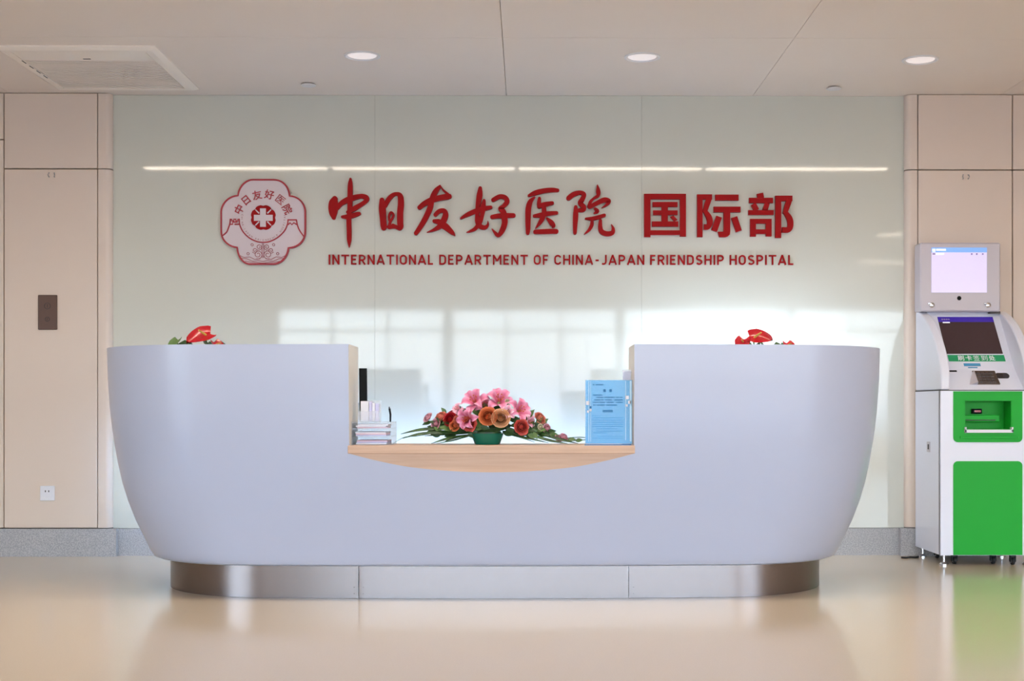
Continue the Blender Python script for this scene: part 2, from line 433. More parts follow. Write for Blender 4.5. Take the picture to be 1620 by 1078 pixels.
# air-conditioning cassette
t = empty('air_conditioner', ((AC[0]+AC[1])/2, (AC[2]+AC[3])/2, CEIL)); tag(t, 'square white air conditioner cassette with slatted grille in the ceiling', 'air conditioner')
hx, hy = (AC[1]-AC[0])/2, (AC[3]-AC[2])/2
fr = MB()
def ring(mb, a, b, za, zb):
    A = [(-a[0], -a[1], za), (a[0], -a[1], za), (a[0], a[1], za), (-a[0], a[1], za)]
    B = [(-b[0], -b[1], zb), (b[0], -b[1], zb), (b[0], b[1], zb), (-b[0], b[1], zb)]
    mb.grid([A, B], True)
ring(fr, (hx, hy), (hx, hy), 0, -.006); ring(fr, (hx, hy), (hx-.03, hy-.03), -.006, -.020)
ring(fr, (hx-.03, hy-.03), (hx-.065, hy-.065), -.020, -.020); ring(fr, (hx-.065, hy-.065), (hx-.07, hy-.07), -.020, -.008)
fr.build('frame', 'ac_white', t)
MB().box(-hx+.07, hx-.07, -hy+.07, -hy+.25, -.019, -.004).build('front_flap', 'ac_white', t)
gy0, gy1 = -hy+.256, hy-.07
MB().box(-hx+.07, hx-.07, gy0, gy1, -.008, -.004).build('grille_back', 'ceiling_gap', t)
ns = 22; sl = MB().prismx([(-.009, -.0185), (.006, -.0185), (.009, -.009), (-.006, -.009)], -hx+.072, hx-.072).mesh('grille_slat', 'ac_white')
for k in range(ns): inst('grille_slat', sl, t, Matrix.Translation((0, gy0+(k+.5)*(gy1-gy0)/ns, 0)))
MB().box(-.02, .02, -hy+.20, -hy+.212, -.0205, -.019).build('badge', 'seam_dark', t)
for k in range(4): MB().box(-hx+.058, -hx+.063, -hy+.24+k*.11, -hy+.30+k*.11, -.0215, -.019).build('clip', 'seam_dark', t)

# ------------------------------------------------------------------ small wall fittings
def plate(px0, py0, px1, py1, Y=PAN_Y):
    a, b = at(px0, py1, Y), at(px1, py0, Y); return a.x, b.x, a.z, b.z
x0, x1, z0, z1 = plate(61, 467, 91, 522)
t = empty('wall_control_plate', ((x0+x1)/2, PAN_Y, z0)); tag(t, 'dark bronze control plate with faint round marks on beige wall panel', 'wall plate')
w2, h2 = (x1-x0)/2, z1-z0
MB().bbox(-w2, w2, -.012, 0, 0, h2, .003).build('plate', 'plate_bronze', t)
for zc, r in ((h2*.68, .018), (h2*.30, .013)):
    m_ = MB(); ribbon(m_, [(r*cos(2*pi*k/20), zc+r*sin(2*pi*k/20), .004) for k in range(20)], -.0135, -.0118, 1, closed=True)
    m_.box(-.002, .002, -.0135, -.0118, zc-r*.6, zc+r*.6); m_.build('mark', 'plate_mark', t)
x0, x1, z0, z1 = plate(64, 769, 87, 792.5)
t = empty('wall_socket', ((x0+x1)/2, PAN_Y, z0)); tag(t, 'small white wall socket low on beige panel', 'socket')
w2, h2 = (x1-x0)/2, z1-z0
MB().bbox(-w2, w2, -.009, 0, 0, h2, .003).build('faceplate', 'white_plastic', t)
MB().bbox(-w2*.72, w2*.72, -.011, -.008, h2*.26, h2*.86, .001).build('socket_insert', 'white_plastic', t)
for s_ in (-1, 1): MB().box(s_*.010-.003, s_*.010+.003, -.0118, -.0105, h2*.58, h2*.70).build('pin_hole', 'seam_dark', t)
for px, py, lab in ((82, 277, 'tiny grey double hook on the panel above the bronze control plate'), (1527.5, 280, 'tiny grey double hook on the panel above the kiosk display')):
    p = at(px, py, PAN_Y); t = empty('wall_hook', (p.x, PAN_Y, p.z)); tag(t, lab, 'hook')
    for s_ in (-1, 1): MB().tube([(s_*.016, 0, .012), (s_*.016, -.008, .012), (s_*.020, -.010, 0), (s_*.016, -.008, -.012), (s_*.016, 0, -.012)], .003, 6).build('prong', 'frame_metal', t)

# ------------------------------------------------------------------ wall signs
SY0, SY1 = WALL_Y-.022, WALL_Y
def sgn(ox, oy, k):
    def f(x, y):
        p = at(ox+x/k, oy+y/k, SY0); return p.x, p.z
    return f
MPX = WALL_Y/F_PX
K2, K3 = 6.7375, 6.0
r2, r3, r4, r1 = sgn(505, 270, K2), sgn(730, 270, K3), sgn(1000, 290, K3), sgn(330, 270, 6.735)
def brush(name, f, k, strokes, parent, cap=True):
    mb = MB()
    for i, s_ in enumerate(strokes):
        ribbon(mb, [f(x, y) + (w_*MPX/k,) for x, y, w_ in s_], SY0-.0007*i, SY1, 6, cap)
    return mb.build(name, 'red_sign', parent)
sg = empty('calligraphy_sign'); tag(sg, 'six large red brush-written characters mounted on the glass wall', 'sign')
brush('character', r2, K2, [
    [(165, 300, 60), (152, 340, 95), (148, 400, 102), (148, 460, 80), (152, 500, 44)],
    [(190, 400, 40), (235, 348, 50), (300, 312, 60), (380, 285, 55), (450, 272, 48), (498, 288, 58), (505, 312, 44), (470, 345, 42), (400, 388, 50), (345, 420, 48), (300, 442, 30)],
    [(245, 493, 30), (290, 492, 46), (350, 480, 52), (400, 465, 46), (425, 457, 36)],
    [(333, 88, 24), (330, 150, 50), (328, 250, 55), (325, 400, 50), (315, 520, 50), (318, 650, 50), (318, 740, 44), (317, 815, 8)]], sg)
brush('character', r2, K2, [
    [(668, 312, 50), (672, 400, 74), (680, 520, 66), (686, 590, 66), (686, 610, 56)],
    [(700, 375, 46), (735, 310, 48), (780, 262, 42), (825, 248, 38), (862, 270, 58), (870, 350, 65), (862, 450, 65), (862, 550, 65), (866, 595, 60), (855, 616, 42), (820, 600, 40), (785, 580, 30)],
    [(745, 530, 22), (745, 480, 24), (765, 446, 26), (790, 470, 26), (778, 510, 24), (756, 545, 26), (748, 590, 34)],
    [(745, 600, 46), (785, 597, 40), (815, 602, 34)]], sg)
brush('character', r2, K2, [
    [(1068, 393, 46), (1120, 352, 55), (1200, 312, 60), (1300, 287, 60), (1365, 277, 62), (1385, 274, 54)],
    [(1290, 155, 8), (1320, 205, 18), (1372, 250, 26)],
    [(1285, 168, 30), (1240, 222, 56), (1202, 300, 56), (1180, 400, 60), (1130, 510, 56), (1070, 610, 50), (1030, 668, 42)],
    [(1238, 470, 42), (1280, 432, 46), (1332, 430, 50), (1346, 475, 60), (1320, 545, 62), (1286, 592, 55), (1220, 632, 30), (1148, 658, 6)],
    [(1226, 538, 40), (1270, 545, 55), (1300, 560, 60)],
    [(1290, 570, 60), (1340, 592, 72), (1390, 635, 58), (1425, 668, 40), (1446, 692, 8)]], sg)
brush('character', r3, K3, [
    [(178, 165, 34), (172, 230, 56), (158, 320, 46), (150, 420, 40), (152, 490, 44), (182, 530, 46), (222, 540, 40), (250, 515, 24), (251, 478, 6)],
    [(215, 284, 30), (205, 350, 50), (195, 420, 40), (175, 490, 40), (130, 550, 34), (82, 575, 22), (48, 587, 6)],
    [(-5, 452, 18), (60, 416, 40), (140, 382, 45), (220, 360, 44), (278, 348, 32)],
    [(302, 278, 40), (360, 247, 42), (412, 254, 44), (433, 292, 48), (402, 335, 38), (365, 360, 34), (392, 385, 55), (405, 430, 60), (410, 500, 55), (385, 570, 50), (350, 616, 32), (320, 590, 28), (288, 552, 6)],
    [(292, 440, 40), (350, 431, 46), (430, 426, 46), (494, 426, 42)]], sg)
brush('character', r3, K3, [
    [(640, 236, 24), (700, 211, 46), (780, 191, 46), (860, 183, 42), (914, 186, 32)],
    [(694, 252, 16), (657, 290, 44), (637, 350, 54), (632, 450, 52), (632, 550, 46), (629, 592, 36)],
    [(740, 264, 30), (736, 310, 40), (738, 338, 42)], [(737, 336, 40), (790, 322, 46), (862, 308, 34)],
    [(692, 431, 30), (760, 421, 46), (830, 407, 42), (904, 401, 32)],
    [(780, 335, 40), (784, 400, 46), (770, 450, 46), (740, 500, 34), (703, 548, 8)],
    [(812, 452, 18), (850, 490, 46), (872, 522, 42), (868, 532, 26)],
    [(702, 582, 42), (780, 579, 46), (860, 576, 46), (900, 577, 44)]], sg)
brush('character', r3, K3, [
    [(1018, 260, 46), (1070, 222, 46), (1130, 208, 38), (1164, 228, 42), (1146, 275, 46), (1128, 308, 46), (1164, 345, 42), (1156, 370, 44), (1118, 376, 38)],
    [(1085, 345, 34), (1085, 420, 50), (1080, 520, 42), (1078, 590, 34)],
    [(1291, 136, 8), (1298, 190, 40), (1297, 235, 34), (1258, 262, 22), (1226, 295, 30), (1212, 338, 36)],
    [(1218, 345, 36), (1280, 312, 40), (1350, 279, 46), (1394, 284, 42), (1396, 302, 38), (1370, 330, 22), (1332, 353, 6)],
    [(1268, 362, 26), (1290, 386, 38), (1262, 404, 14)],
    [(1180, 456, 18), (1240, 456, 36), (1300, 442, 36), (1356, 424, 32)],
    [(1240, 484, 30), (1236, 520, 36), (1210, 565, 28), (1166, 604, 6)],
    [(1320, 474, 30), (1318, 530, 40), (1330, 578, 46), (1380, 600, 46), (1432, 590, 42), (1440, 550, 28), (1424, 512, 6)]], sg)

sg = empty('department_sign'); tag(sg, 'three bold red block characters mounted on the glass wall', 'sign')
def block(polys, strokes):
    mb = MB()
    for i, P in enumerate(polys):
        if len(P) == 4 and not isinstance(P[0], tuple): P = [(P[0], P[1]), (P[2], P[1]), (P[2], P[3]), (P[0], P[3])]
        mb.prism([r4(*q) for q in P], SY0-.0003*i, SY1)
    for i, (s_, k_) in enumerate(strokes): ribbon(mb, [r4(x, y) + (w_*MPX/K3,) for x, y, w_ in s_], SY0-.0032-.0003*i, SY1, k_, False)
    mb.build('character', 'red_sign', sg)
block([(115, 100, 175, 510), (455, 100, 512, 505), (170, 100, 460, 152), (170, 447, 460, 490), (195, 178, 432, 225), (200, 258, 432, 302),
       (190, 362, 438, 412), (280, 215, 340, 372), [(362, 318), (392, 306), (432, 348), (400, 362)]], [])
block([(618, 105, 670, 510), (660, 105, 760, 153), (790, 108, 1012, 163), (775, 222, 1030, 275), (870, 270, 932, 458),
       [(932, 456), (928, 488), (910, 504), (885, 511), (828, 511), (814, 460), (866, 460), (870, 450)]],
      [([(738, 130, 48), (712, 200, 52), (690, 275, 40)], 4), ([(690, 262, 36), (728, 318, 52), (740, 372, 54), (722, 412, 50), (682, 414, 50)], 5),
       ([(826, 318, 56), (780, 452, 56)], 1), ([(970, 322, 56), (1014, 456, 56)], 1)])
block([(1112, 138, 1338, 187), (1105, 255, 1345, 300), (1122, 338, 1176, 505), (1270, 338, 1325, 503), (1170, 338, 1275, 383), (1170, 438, 1275, 480),
       (1360, 118, 1416, 518), (1410, 118, 1522, 168)],
      [([(1214, 96, 60), (1224, 142, 60)], 1), ([(1150, 196, 48), (1184, 256, 48)], 1), ([(1284, 188, 48), (1262, 256, 48)], 1),
       ([(1500, 145, 48), (1474, 215, 52), (1450, 290, 40)], 4), ([(1452, 272, 36), (1492, 330, 54), (1504, 390, 54), (1486, 440, 52), (1424, 442, 50)], 5)])

# English line, one part for each letter
TXT = 'INTERNATIONAL DEPARTMENT OF CHINA-JAPAN FRIENDSHIP HOSPITAL'
sg = empty('english_sign'); tag(sg, 'line of small red English capitals mounted on the glass wall', 'sign')
H_ = .078                                   # half stroke, cap height 1
def arc(cx, cy, rx, ry, a0, a1, n=7): return [(cx+rx*cos(radians(a0+(a1-a0)*i/n)), cy+ry*sin(radians(a0+(a1-a0)*i/n))) for i in range(n+1)]
T_, M_, L_ = 1-H_, .52, H_
LET = {
 'I': (0, [[(0, 0), (0, 1)]]), 'N': (.52, [[(0, 0), (0, 1)], [(0, .97), (.52, .03)], [(.52, 0), (.52, 1)]]),
 'T': (.56, [[(-H_, T_), (.56+H_, T_)], [(.28, 0), (.28, 1)]]), 'E': (.40, [[(0, 0), (0, 1)], [(0, T_), (.44, T_)], [(0, M_), (.38, M_)], [(0, L_), (.44, L_)]]),
 'F': (.38, [[(0, 0), (0, 1)], [(0, T_), (.42, T_)], [(0, M_-.02), (.36, M_-.02)]]), 'L': (.36, [[(0, 0), (0, 1)], [(0, L_), (.40, L_)]]),
 'H': (.52, [[(0, 0), (0, 1)], [(.52, 0), (.52, 1)], [(0, M_), (.52, M_)]]), 'A': (.60, [[(-.03, 0), (.30, 1)], [(.63, 0), (.30, 1)], [(.08, .28), (.52, .28)]]),
 'M': (.66, [[(0, 0), (0, 1)], [(0, .97), (.33, .36)], [(.66, .97), (.33, .36)], [(.66, 0), (.66, 1)]]),
 'R': (.48, [[(0, 0), (0, 1)], [(0, T_)] + arc(.24, .69, .24, T_-.69, 90, -90) + [(0, .69-(T_-.69))], [(.24, .46), (.50, 0)]]),
 'P': (.48, [[(0, 0), (0, 1)], [(0, T_)] + arc(.24, .68, .24, T_-.68, 90, -90) + [(0, .68-(T_-.68))]]),
 'D': (.50, [[(0, 0), (0, 1)], [(0, T_)] + arc(.24, T_-.26, .26, .26, 90, 0) + arc(.24, L_+.26, .26, .26, 0, -90) + [(0, L_)]]),
 'O': (.52, [arc(.26, T_-.26, .26, .26, 180, 0) + arc(.26, L_+.26, .26, .26, 0, -180) + [(0, T_-.26)]]),
 'C': (.50, [arc(.26, T_-.26, .26, .26, 15, 180) + arc(.26, L_+.26, .26, .26, 180, 345)]),
 'J': (.36, [[(.36, 1), (.36, .3)] + arc(.14, .3, .22, .3-L_, 0, -130)]),
 'S': (.48, [arc(.24, .72, .22, T_-.72, 25, 180, 8) + [(.04, .62), (.16, .54), (.32, .48), (.45, .40)] + arc(.24, .29, .24, .29-L_, 10, -155, 9)]),
 '-': (.26, [[(-.02, .45), (.28, .45)]])}
adv = lambda ch: .36 if ch == ' ' else LET[ch][0]+.34
tot = sum(adv(c) for c in TXT)-.34
A, B = at(519.5+1.2, 411, SY0), at(1256-1, 412.5, SY0)
sx = (B.x-A.x)/tot; sz = 15.6*MPX; xx = A.x; zb = at(519.5, 418.4, SY0).z
for ch in TXT:
    if ch != ' ':
        mb = MB()
        for i, st in enumerate(LET[ch][1]): ribbon(mb, [(xx+x*sx, zb+y*sz, 2*H_*sz) for x, y in st], WALL_Y-.012-.0003*i, WALL_Y, 1, False)
        mb.build('letter', 'red_sign', sg)
    xx += adv(ch)*sx

# emblem
em = empty('hospital_emblem'); tag(em, 'four-lobed pale plaque with red outline, cross and mountains on the glass wall', 'emblem')
def bez(p0, p1, p2, p3, n=10):
    return [tuple((1-t)**3*a+3*(1-t)**2*t*b+3*(1-t)*t*t*c+t**3*d for a, b, c, d in zip(p0, p1, p2, p3)) for t in [i/n for i in range(n)]]
quat = []
for seg in (((470, 97), (540, 97), (620, 97), (690, 97)), ((690, 97), (790, 97), (855, 170), (862, 270)), ((862, 270), (960, 275), (1028, 350), (1028, 440)),
            ((1028, 440), (1028, 500), (1028, 590), (1028, 650)), ((1028, 650), (1028, 750), (950, 822), (848, 824)), ((848, 824), (842, 920), (770, 995), (690, 995)),
            ((690, 995), (600, 995), (510, 995), (430, 995)), ((430, 995), (360, 990), (310, 910), (303, 818)), ((303, 818), (210, 812), (135, 740), (134, 655)),
            ((134, 655), (133, 590), (133, 500), (133, 440)), ((133, 440), (135, 350), (215, 270), (312, 266)), ((312, 266), (322, 165), (400, 97), (470, 97))):
    quat += bez(*seg)
EY = WALL_Y-.016
MB().prism([r1(*q) for q in quat], EY, WALL_Y).build('plaque', 'emblem_plate', em)
def lines(name, L, m, y0=EY-.004, y1=EY, closed=False, k=5, cap=True):
    mb = MB()
    for i, s_ in enumerate(L): ribbon(mb, [r1(q[0], q[1]) + (q[2]*MPX/6.735,) for q in s_], y0-.0001*i, y1, k, cap, closed)
    return mb.build(name, m, em)
lines('border', [[(x, y, 17) for x, y in quat]], 'red_line', EY-.006, WALL_Y, True, 1)
W_ = 13
lines('mountain_outline', [[(148, 692, W_), (190, 655, W_), (212, 605, W_), (226, 560, W_), (230, 518, W_)],
    [(325, 518, W_), (330, 575, W_), (365, 650, W_), (430, 715, W_), (510, 755, W_), (580, 764, W_), (650, 755, W_), (735, 712, W_), (805, 645, W_), (838, 575, W_), (845, 524, W_)],
    [(845, 525, W_), (890, 525, W_), (935, 525, W_)], [(935, 525, W_), (945, 580, W_), (970, 640, W_), (1017, 706, W_)]], 'red_line')
lines('crenellation', [[(230, 520, 14), (246, 520, 14), (246, 535, 14), (268, 535, 14), (268, 518, 14), (288, 518, 14), (288, 535, 14), (310, 535, 14), (310, 520, 14), (326, 520, 14)],
    [(225, 572, 14), (255, 572, 14), (255, 548, 14), (300, 548, 14)], [(280, 572, 14), (322, 572, 14)]], 'red_line', k=1)
lines('snow_cap', [[(846, 575, 13), (868, 556, 13), (886, 576, 13), (906, 556, 13), (938, 574, 13)]], 'red_line', k=1)
pts = []
for i in range(96):
    a = 2*pi*i/96; r = 137 - 10*abs(math.cos(4*a))**6 - 2; pts.append(r1(582+r*sin(a), 500-r*cos(a)))
MB().prism(pts, EY-.005, EY).build('cross_flower', 'red_sign', em)
mb = MB()
mb.prism([r1(*q) for q in ((548, 403), (611, 403), (611, 472), (683, 472), (683, 536), (611, 536), (611, 600), (548, 600), (548, 536), (483, 536), (483, 472), (548, 472))], EY-.007, EY-.004)
for a in (45, 135, 225, 315):
    a = radians(a); d = (sin(a), -cos(a)); n_ = (cos(a), sin(a))
    mb.prism([r1(582+d[0]*r+n_[0]*h, 500+d[1]*r+n_[1]*h) for r, h in ((62, -7), (62, 7), (118, 5), (118, -5))], EY-.007, EY-.004)
mb.build('cross', 'emblem_plate', em)
for ch, cx, cy in zip('中日友好医院', (322, 398, 515, 645, 765, 838), (412, 315, 260, 255, 310, 412)):
    a = math.atan2(cx-582, 520-cy)*.93; v = glyph(ch, .014)[0]
    mx_, my_ = (max(p[0] for p in v)+min(p[0] for p in v))/2, (max(p[1] for p in v)+min(p[1] for p in v))/2
    def fx(x, y):
        X, Y = (x-mx_)*104, -(y-my_)*104
        return r1(cx+X*cos(a)-Y*sin(a), cy+X*sin(a)+Y*cos(a))
    mb = MB(); glyph_into(mb, ch, .014, fx, EY-.004, EY); mb.build('character', 'red_line', em)
mb = MB(); s_ = 'CHINA-JAPAN FRIENDSHIP HOSPITAL'
for i, ch in enumerate(s_):
    if ch == ' ': continue
    a = radians(100 - 200*(i/(len(s_)-1)))
    cx, cy = 582+228*sin(-a), 512+228*cos(a)
    def fx(x, y):
        X, Y = (x-.33)*27, -(y-.35)*27; b = a
        return r1(cx+X*cos(b)-Y*sin(b), cy+X*sin(b)+Y*cos(b))
    glyph_into(mb, ch, .005, fx, EY-.001)
mb.build('ring_lettering', 'maroon_line', em)
wv = []
def spiral(cx, cy, r, d, turns=1.6, a0=0):
    return [(cx+d*(r*(1-.75*t/30))*cos(a0+turns*2*pi*t/30), cy+(r*(1-.75*t/30))*sin(a0+turns*2*pi*t/30), 6) for t in range(31)]
for d in (-1, 1):
    c = 577
    wv += [spiral(c+d*52, 895, 48, d, 1.7, 1.2), spiral(c+d*42, 815, 34, d, 1.5, 1.0), spiral(c+d*88, 850, 30, d, 1.4, .6)]
    wv += [[(c+d*6, 775, 6), (c+d*10, 850, 6), (c+d*6, 930, 6)], [(c+d*240, 905, 6), (c+d*200, 925, 6), (c+d*140, 920, 6), (c+d*90, 945, 6), (c+d*30, 940, 6)],
           [(c+d*225, 935, 6), (c+d*170, 940, 6), (c+d*110, 965, 6), (c+d*50, 960, 6), (c, 968, 6)], [(c+d*190, 965, 6), (c+d*130, 975, 6), (c+d*60, 980, 6), (c, 985, 6)]]
    wv += [[(c+d*115+13*cos(q*pi/5), 790+13*sin(q*pi/5), 5) for q in range(11)], [(c+d*158+13*cos(q*pi/5), 885+13*sin(q*pi/5), 5) for q in range(11)]]
lines('wave_pattern', wv, 'maroon_line', EY-.002, EY, k=2, cap=False)

# ------------------------------------------------------------------ reception desk
DX, YT, A_, CA, CB, YBK = -0.164, 6.14, 1.905, 0.56, 0.52, 7.15
Z_TOP, Z_BOT, NH = 1.187, 0.158, 0.647
PROF = [(0.158, .200), (0.165, .186), (0.19, .170), (0.25, .148), (0.343, .112), (0.44, .082), (0.534, .059), (0.63, .042), (0.725, .029), (0.80, .020), (0.884, .012), (1.043, .003), (1.187, 0.0), (1.3, 0)]
def off(z):
    for (a, oa), (b, ob) in zip(PROF, PROF[1:]):
        if z <= b:
            return oa+(ob-oa)*max(0, (z-a)/(b-a))
    return 0
def bow(xr): return xr*xr/33.0
def outline(o, half=1, n1=14, n2=18, start=0.0):
    """right half of the plan: from xr=start along the front, round the corner, to the back"""
    S = A_-o-CA; P = []
    for i in range(n1+1):
        x = start+(S-start)*i/n1; P.append((x, YT+o+bow(x)))
    for i in range(1, n2+1):
        a = pi/2*i/n2; x = S+CA*sin(a); P.append((x, YT+o+bow(x)+CB*(1-cos(a))))
    P.append((A_-o, YBK))
    return [(DX+half*x, y) for x, y in P]
Y_CUT = YT+off(.690)+bow(NH)
def smile(x):
    t = Y_CUT-YT-bow(x); lo, hi = .3, .690
    for _ in range(40):
        m_ = (lo+hi)/2
        if off(m_) > t: lo = m_
        else: hi = m_
    return min(.690, (lo+hi)/2)
desk = empty('reception_desk', (DX, 6.7, 0)); tag(desk, 'long white boat-shaped reception desk with lowered wooden centre', 'reception desk')
def dpart(mb, name, m, smooth=False, angle=40, par=None):
    o = mb.build(name, m, None, smooth, angle); o.parent = par or desk
    o.matrix_parent_inverse = Matrix.Translation((-DX, -6.7, 0)) if par is None else Matrix.Identity(4)
    return o
zlow = [Z_BOT+(.690-Z_BOT)*j/26 for j in range(27)]
zl2 = [Z_BOT, .161, .165, .172, .18] + zlow[2:]
zhi = [.690+(Z_TOP-.690)*j/14 for j in range(1, 15)]
for half in (-1, 1):
    mb = MB(); Z = zl2+zhi
    rows = [[(x, y, z) for x, y in outline(off(z), half, start=NH)] for z in Z]
    rin = [[(x, y, z) for x, y in outline(off(z)+.03, half, start=NH)] for z in Z]
    mb.grid(rows+rin[::-1]+[rows[0]])
    dpart(mb, 'front_shell', 'desk_white', True, 30)
    cnt = MB(); o0, o1 = outline(.004, half, start=NH), outline(.22, half, start=NH)
    r_ = [[(x, y, Z_TOP-.036) for x, y in o0], [(x, y, Z_TOP+.0005) for x, y in o0], [(x, y, Z_TOP+.0005) for x, y in o1], [(x, y, Z_TOP-.036) for x, y in o1]]
    cnt.grid(r_+[r_[0]]); dpart(cnt, 'counter_top', 'desk_white', True, 30)
    xe = DX+half*NH
    P = [(YT+off(z)+bow(NH)+.006, z) for z in [.728+(Z_TOP-.728)*j/14 for j in range(15)]] + [(YT+.36, Z_TOP), (YT+.36, .728)]
    dpart(MB().prismx(P, xe-.0005*half, xe+.03*half), 'side_panel', 'desk_inner')
mb = MB(); NC = 24; cols = [-NH+2*NH*i/NC for i in range(NC+1)]
def mid(oo): return [[(DX+x, YT+off(Z_BOT+(smile(x)-Z_BOT)*t)+bow(x)+oo, Z_BOT+(smile(x)-Z_BOT)*t) for x in cols] for t in [(z-Z_BOT)/(.690-Z_BOT) for z in zl2]]
a_, b_ = mid(0), mid(.03); mb.grid(a_+b_[::-1]+[a_[0]])
dpart(mb, 'front_shell', 'desk_white', True, 30)
dpart(MB().prism([(DX+x, smile(x)) for x in cols]+[(DX+NH, .691), (DX-NH, .691)], Y_CUT-.0005, Y_CUT+.028), 'wood_apron', 'wood')
dpart(MB().bbox(DX-NH-.006, DX+NH+.004, Y_CUT-.014, Y_CUT+.36, .6905, .727, .002), 'wood_worktop', 'wood')
dpart(MB().box(DX-NH, DX+NH, Y_CUT+.30, Y_CUT+.33, .16, .6905), 'back_panel', 'desk_white')
Z_STAFF = .70
for half in (-1, 1):
    xa, xb = sorted((DX+half*.68, DX+half*1.62))
    dpart(MB().box(xa, xb, 6.45, 7.12, Z_STAFF-.03, Z_STAFF), 'staff_worktop', 'desk_white')
    dpart(MB().box(DX+half*.70-.015, DX+half*.70+.015, 6.50, 7.10, 0, Z_STAFF-.03), 'support_panel', 'desk_white')
# floor of the hull and brushed steel plinth in three sheets
o1 = outline(.20, 1, start=0); o2 = outline(.20, -1, start=0)
ring_ = o1+o2[::-1]
mb = MB(); n = len(ring_); mb.add([(x, y, Z_BOT-.0) for x, y in ring_]+[(x, y, Z_BOT+.02) for x, y in ring_], [tuple(range(n)), tuple(range(2*n-1, n-1, -1))]+[(i, i+n, (i+1) % n+n, (i+1) % n) for i in range(n)])
dpart(mb, 'bottom_board', 'desk_white')
OB = .250
full = outline(OB, -1, 40, 24)[::-1] + outline(OB, 1, 40, 24)[1:]
cuts = [-9, at(567, 900, 6.39).x, at(995, 900, 6.39).x, 9]
for c0, c1 in zip(cuts, cuts[1:]):
    P = [p for p in full if c0 <= p[0] <= c1]
    yy = lambda x: YT+OB+bow(x-DX)
    if c0 > -5: P = [(c0+.0015, yy(c0))]+P
    if c1 < 5: P = P+[(c1-.0015, yy(c1))]
    mb = MB(); f_ = [[(x, y, z) for x, y in P] for z in (0.001, Z_BOT+.0)]; b_ = [[(x, y+.012, z) for x, y in P] for z in (0.001, Z_BOT)]
    mb.grid(f_+b_[::-1]+[f_[0]])
    ks = dpart(mb, 'kick_panel', 'steel', True, 40)
    for c, s_ in ((c0, 1), (c1, -1)):
        if abs(c) < 5:
            for zz in (.022, .052):
                q = MB().lathe([(.0026, 0), (.0022, -.001), (.001, -.0016)], (c+s_*.022, yy(c), zz), 8, 'y').build('screw', 'steel', ks)

def part(mb, name, m, root, par=None, smooth=False, angle=40):
    """mb is in world coordinates; root is the thing's Empty (no rotation)"""
    l = root.location; mb.v = [(v[0]-l.x, v[1]-l.y, v[2]-l.z) for v in mb.v]
    return mb.build(name, m, par or root, smooth, angle)

# lamp behind the right wing of the desk, its glow shows on the glass
low = empty('light_bar_stand', (-.7, 7.97, 0)); tag(low, 'low light bar on short stands behind the lowered centre of the desk', 'lamp')
part(MB().bbox(-2.33, .62, 7.95, 7.99, .50, .535, .004), 'bar_housing', 'white_plastic', low)
part(MB().box(-2.31, .60, 7.991, 8.002, .503, .532), 'diffuser', 'lamp_low', low)
for x in (-1.8, -.7, .4):
    part(MB().tube([(x, 7.97, .01), (x, 7.97, .50)], .012, 10), 'pole', 'frame_metal', low, None, True)
    part(MB().lathe([(.11, 0), (.11, .008), (.02, .018)], (x, 7.97, 0), 24), 'base', 'frame_metal', low, None, True)
lamp = empty('light_bar_stand', (1.30, 7.97, 0)); tag(lamp, 'tall light bar stand behind the desk wing beside the kiosk', 'lamp')
part(MB().bbox(.72, 1.88, 7.95, 7.99, 1.04, 1.075, .004), 'bar_housing', 'white_plastic', lamp)
part(MB().box(.74, 1.86, 7.991, 8.002, 1.043, 1.072), 'diffuser', 'lamp_desk', lamp)
for x in (.90, 1.30):
    part(MB().tube([(x, 7.97, .01), (x, 7.97, 1.04)], .012, 10), 'pole', 'frame_metal', lamp, None, True)
    part(MB().lathe([(.11, 0), (.11, .008), (.02, .018)], (x, 7.97, 0), 24), 'base', 'frame_metal', lamp, None, True)

# ------------------------------------------------------------------ check-in kiosk
KX0, KX1, KF, KB = 2.345, 2.876, 7.70, 8.205
kio = empty('check_in_kiosk', (2.61, 7.95, 0)); tag(kio, 'white and green self-service check-in kiosk with two screens on castors', 'kiosk')
gx0, gx1 = at(1508, 700, KF).x, at(1617, 700, KF).x
gz = lambda py: at(1560, py, KF).z
ox0, ox1, oz0, oz1 = at(1526, 650, KF).x, at(1600, 650, KF).x, gz(680), gz(634)
ZB, ZM = gz(879), gz(618)
mb = MB(); mb.box(KX0, KX1, 7.83, KB, ZB, ZM)
mb.box(KX0, ox0, KF, 7.83, ZB, ZM); mb.box(ox1, KX1, KF, 7.83, ZB, ZM); mb.box(ox0, ox1, KF, 7.83, ZB, oz0); mb.box(ox0, ox1, KF, 7.83, oz1, ZM)
part(mb, 'cabinet', 'kiosk_white', kio)
part(MB().box(KX0-.003, KX0+.001, KF+.022, KF+.026, ZB, ZM), 'side_seam', 'seam_dark', kio)
part(MB().box(KX0-.001, KX1+.001, KF-.0015, KB, ZM-.002, ZM+.003), 'joint_seam', 'seam_dark', kio)
def rrect(x0, x1, z0, z1, r, top=True, bot=True, n=6):
    P = []
    for cx, cz, a0, on in ((x1-r, z1-r, 0, top), (x0+r, z1-r, 90, top), (x0+r, z0+r, 180, bot), (x1-r, z0+r, 270, bot)):
        if on: P += [(cx+r*cos(radians(a0+90*i/n)), cz+r*sin(radians(a0+90*i/n))) for i in range(n+1)]
        else: P.append((cx+(r if a0 in (0, 270) else -r), cz+(r if a0 < 180 else -r)))
    return P
part(MB().prism(rrect(gx0, gx1, ZB+.002, gz(730), .026, True, False), KF-.006, KF), 'lower_door', 'kiosk_green', kio)
up = MB(); z0, z1 = gz(700), gz(619.5)
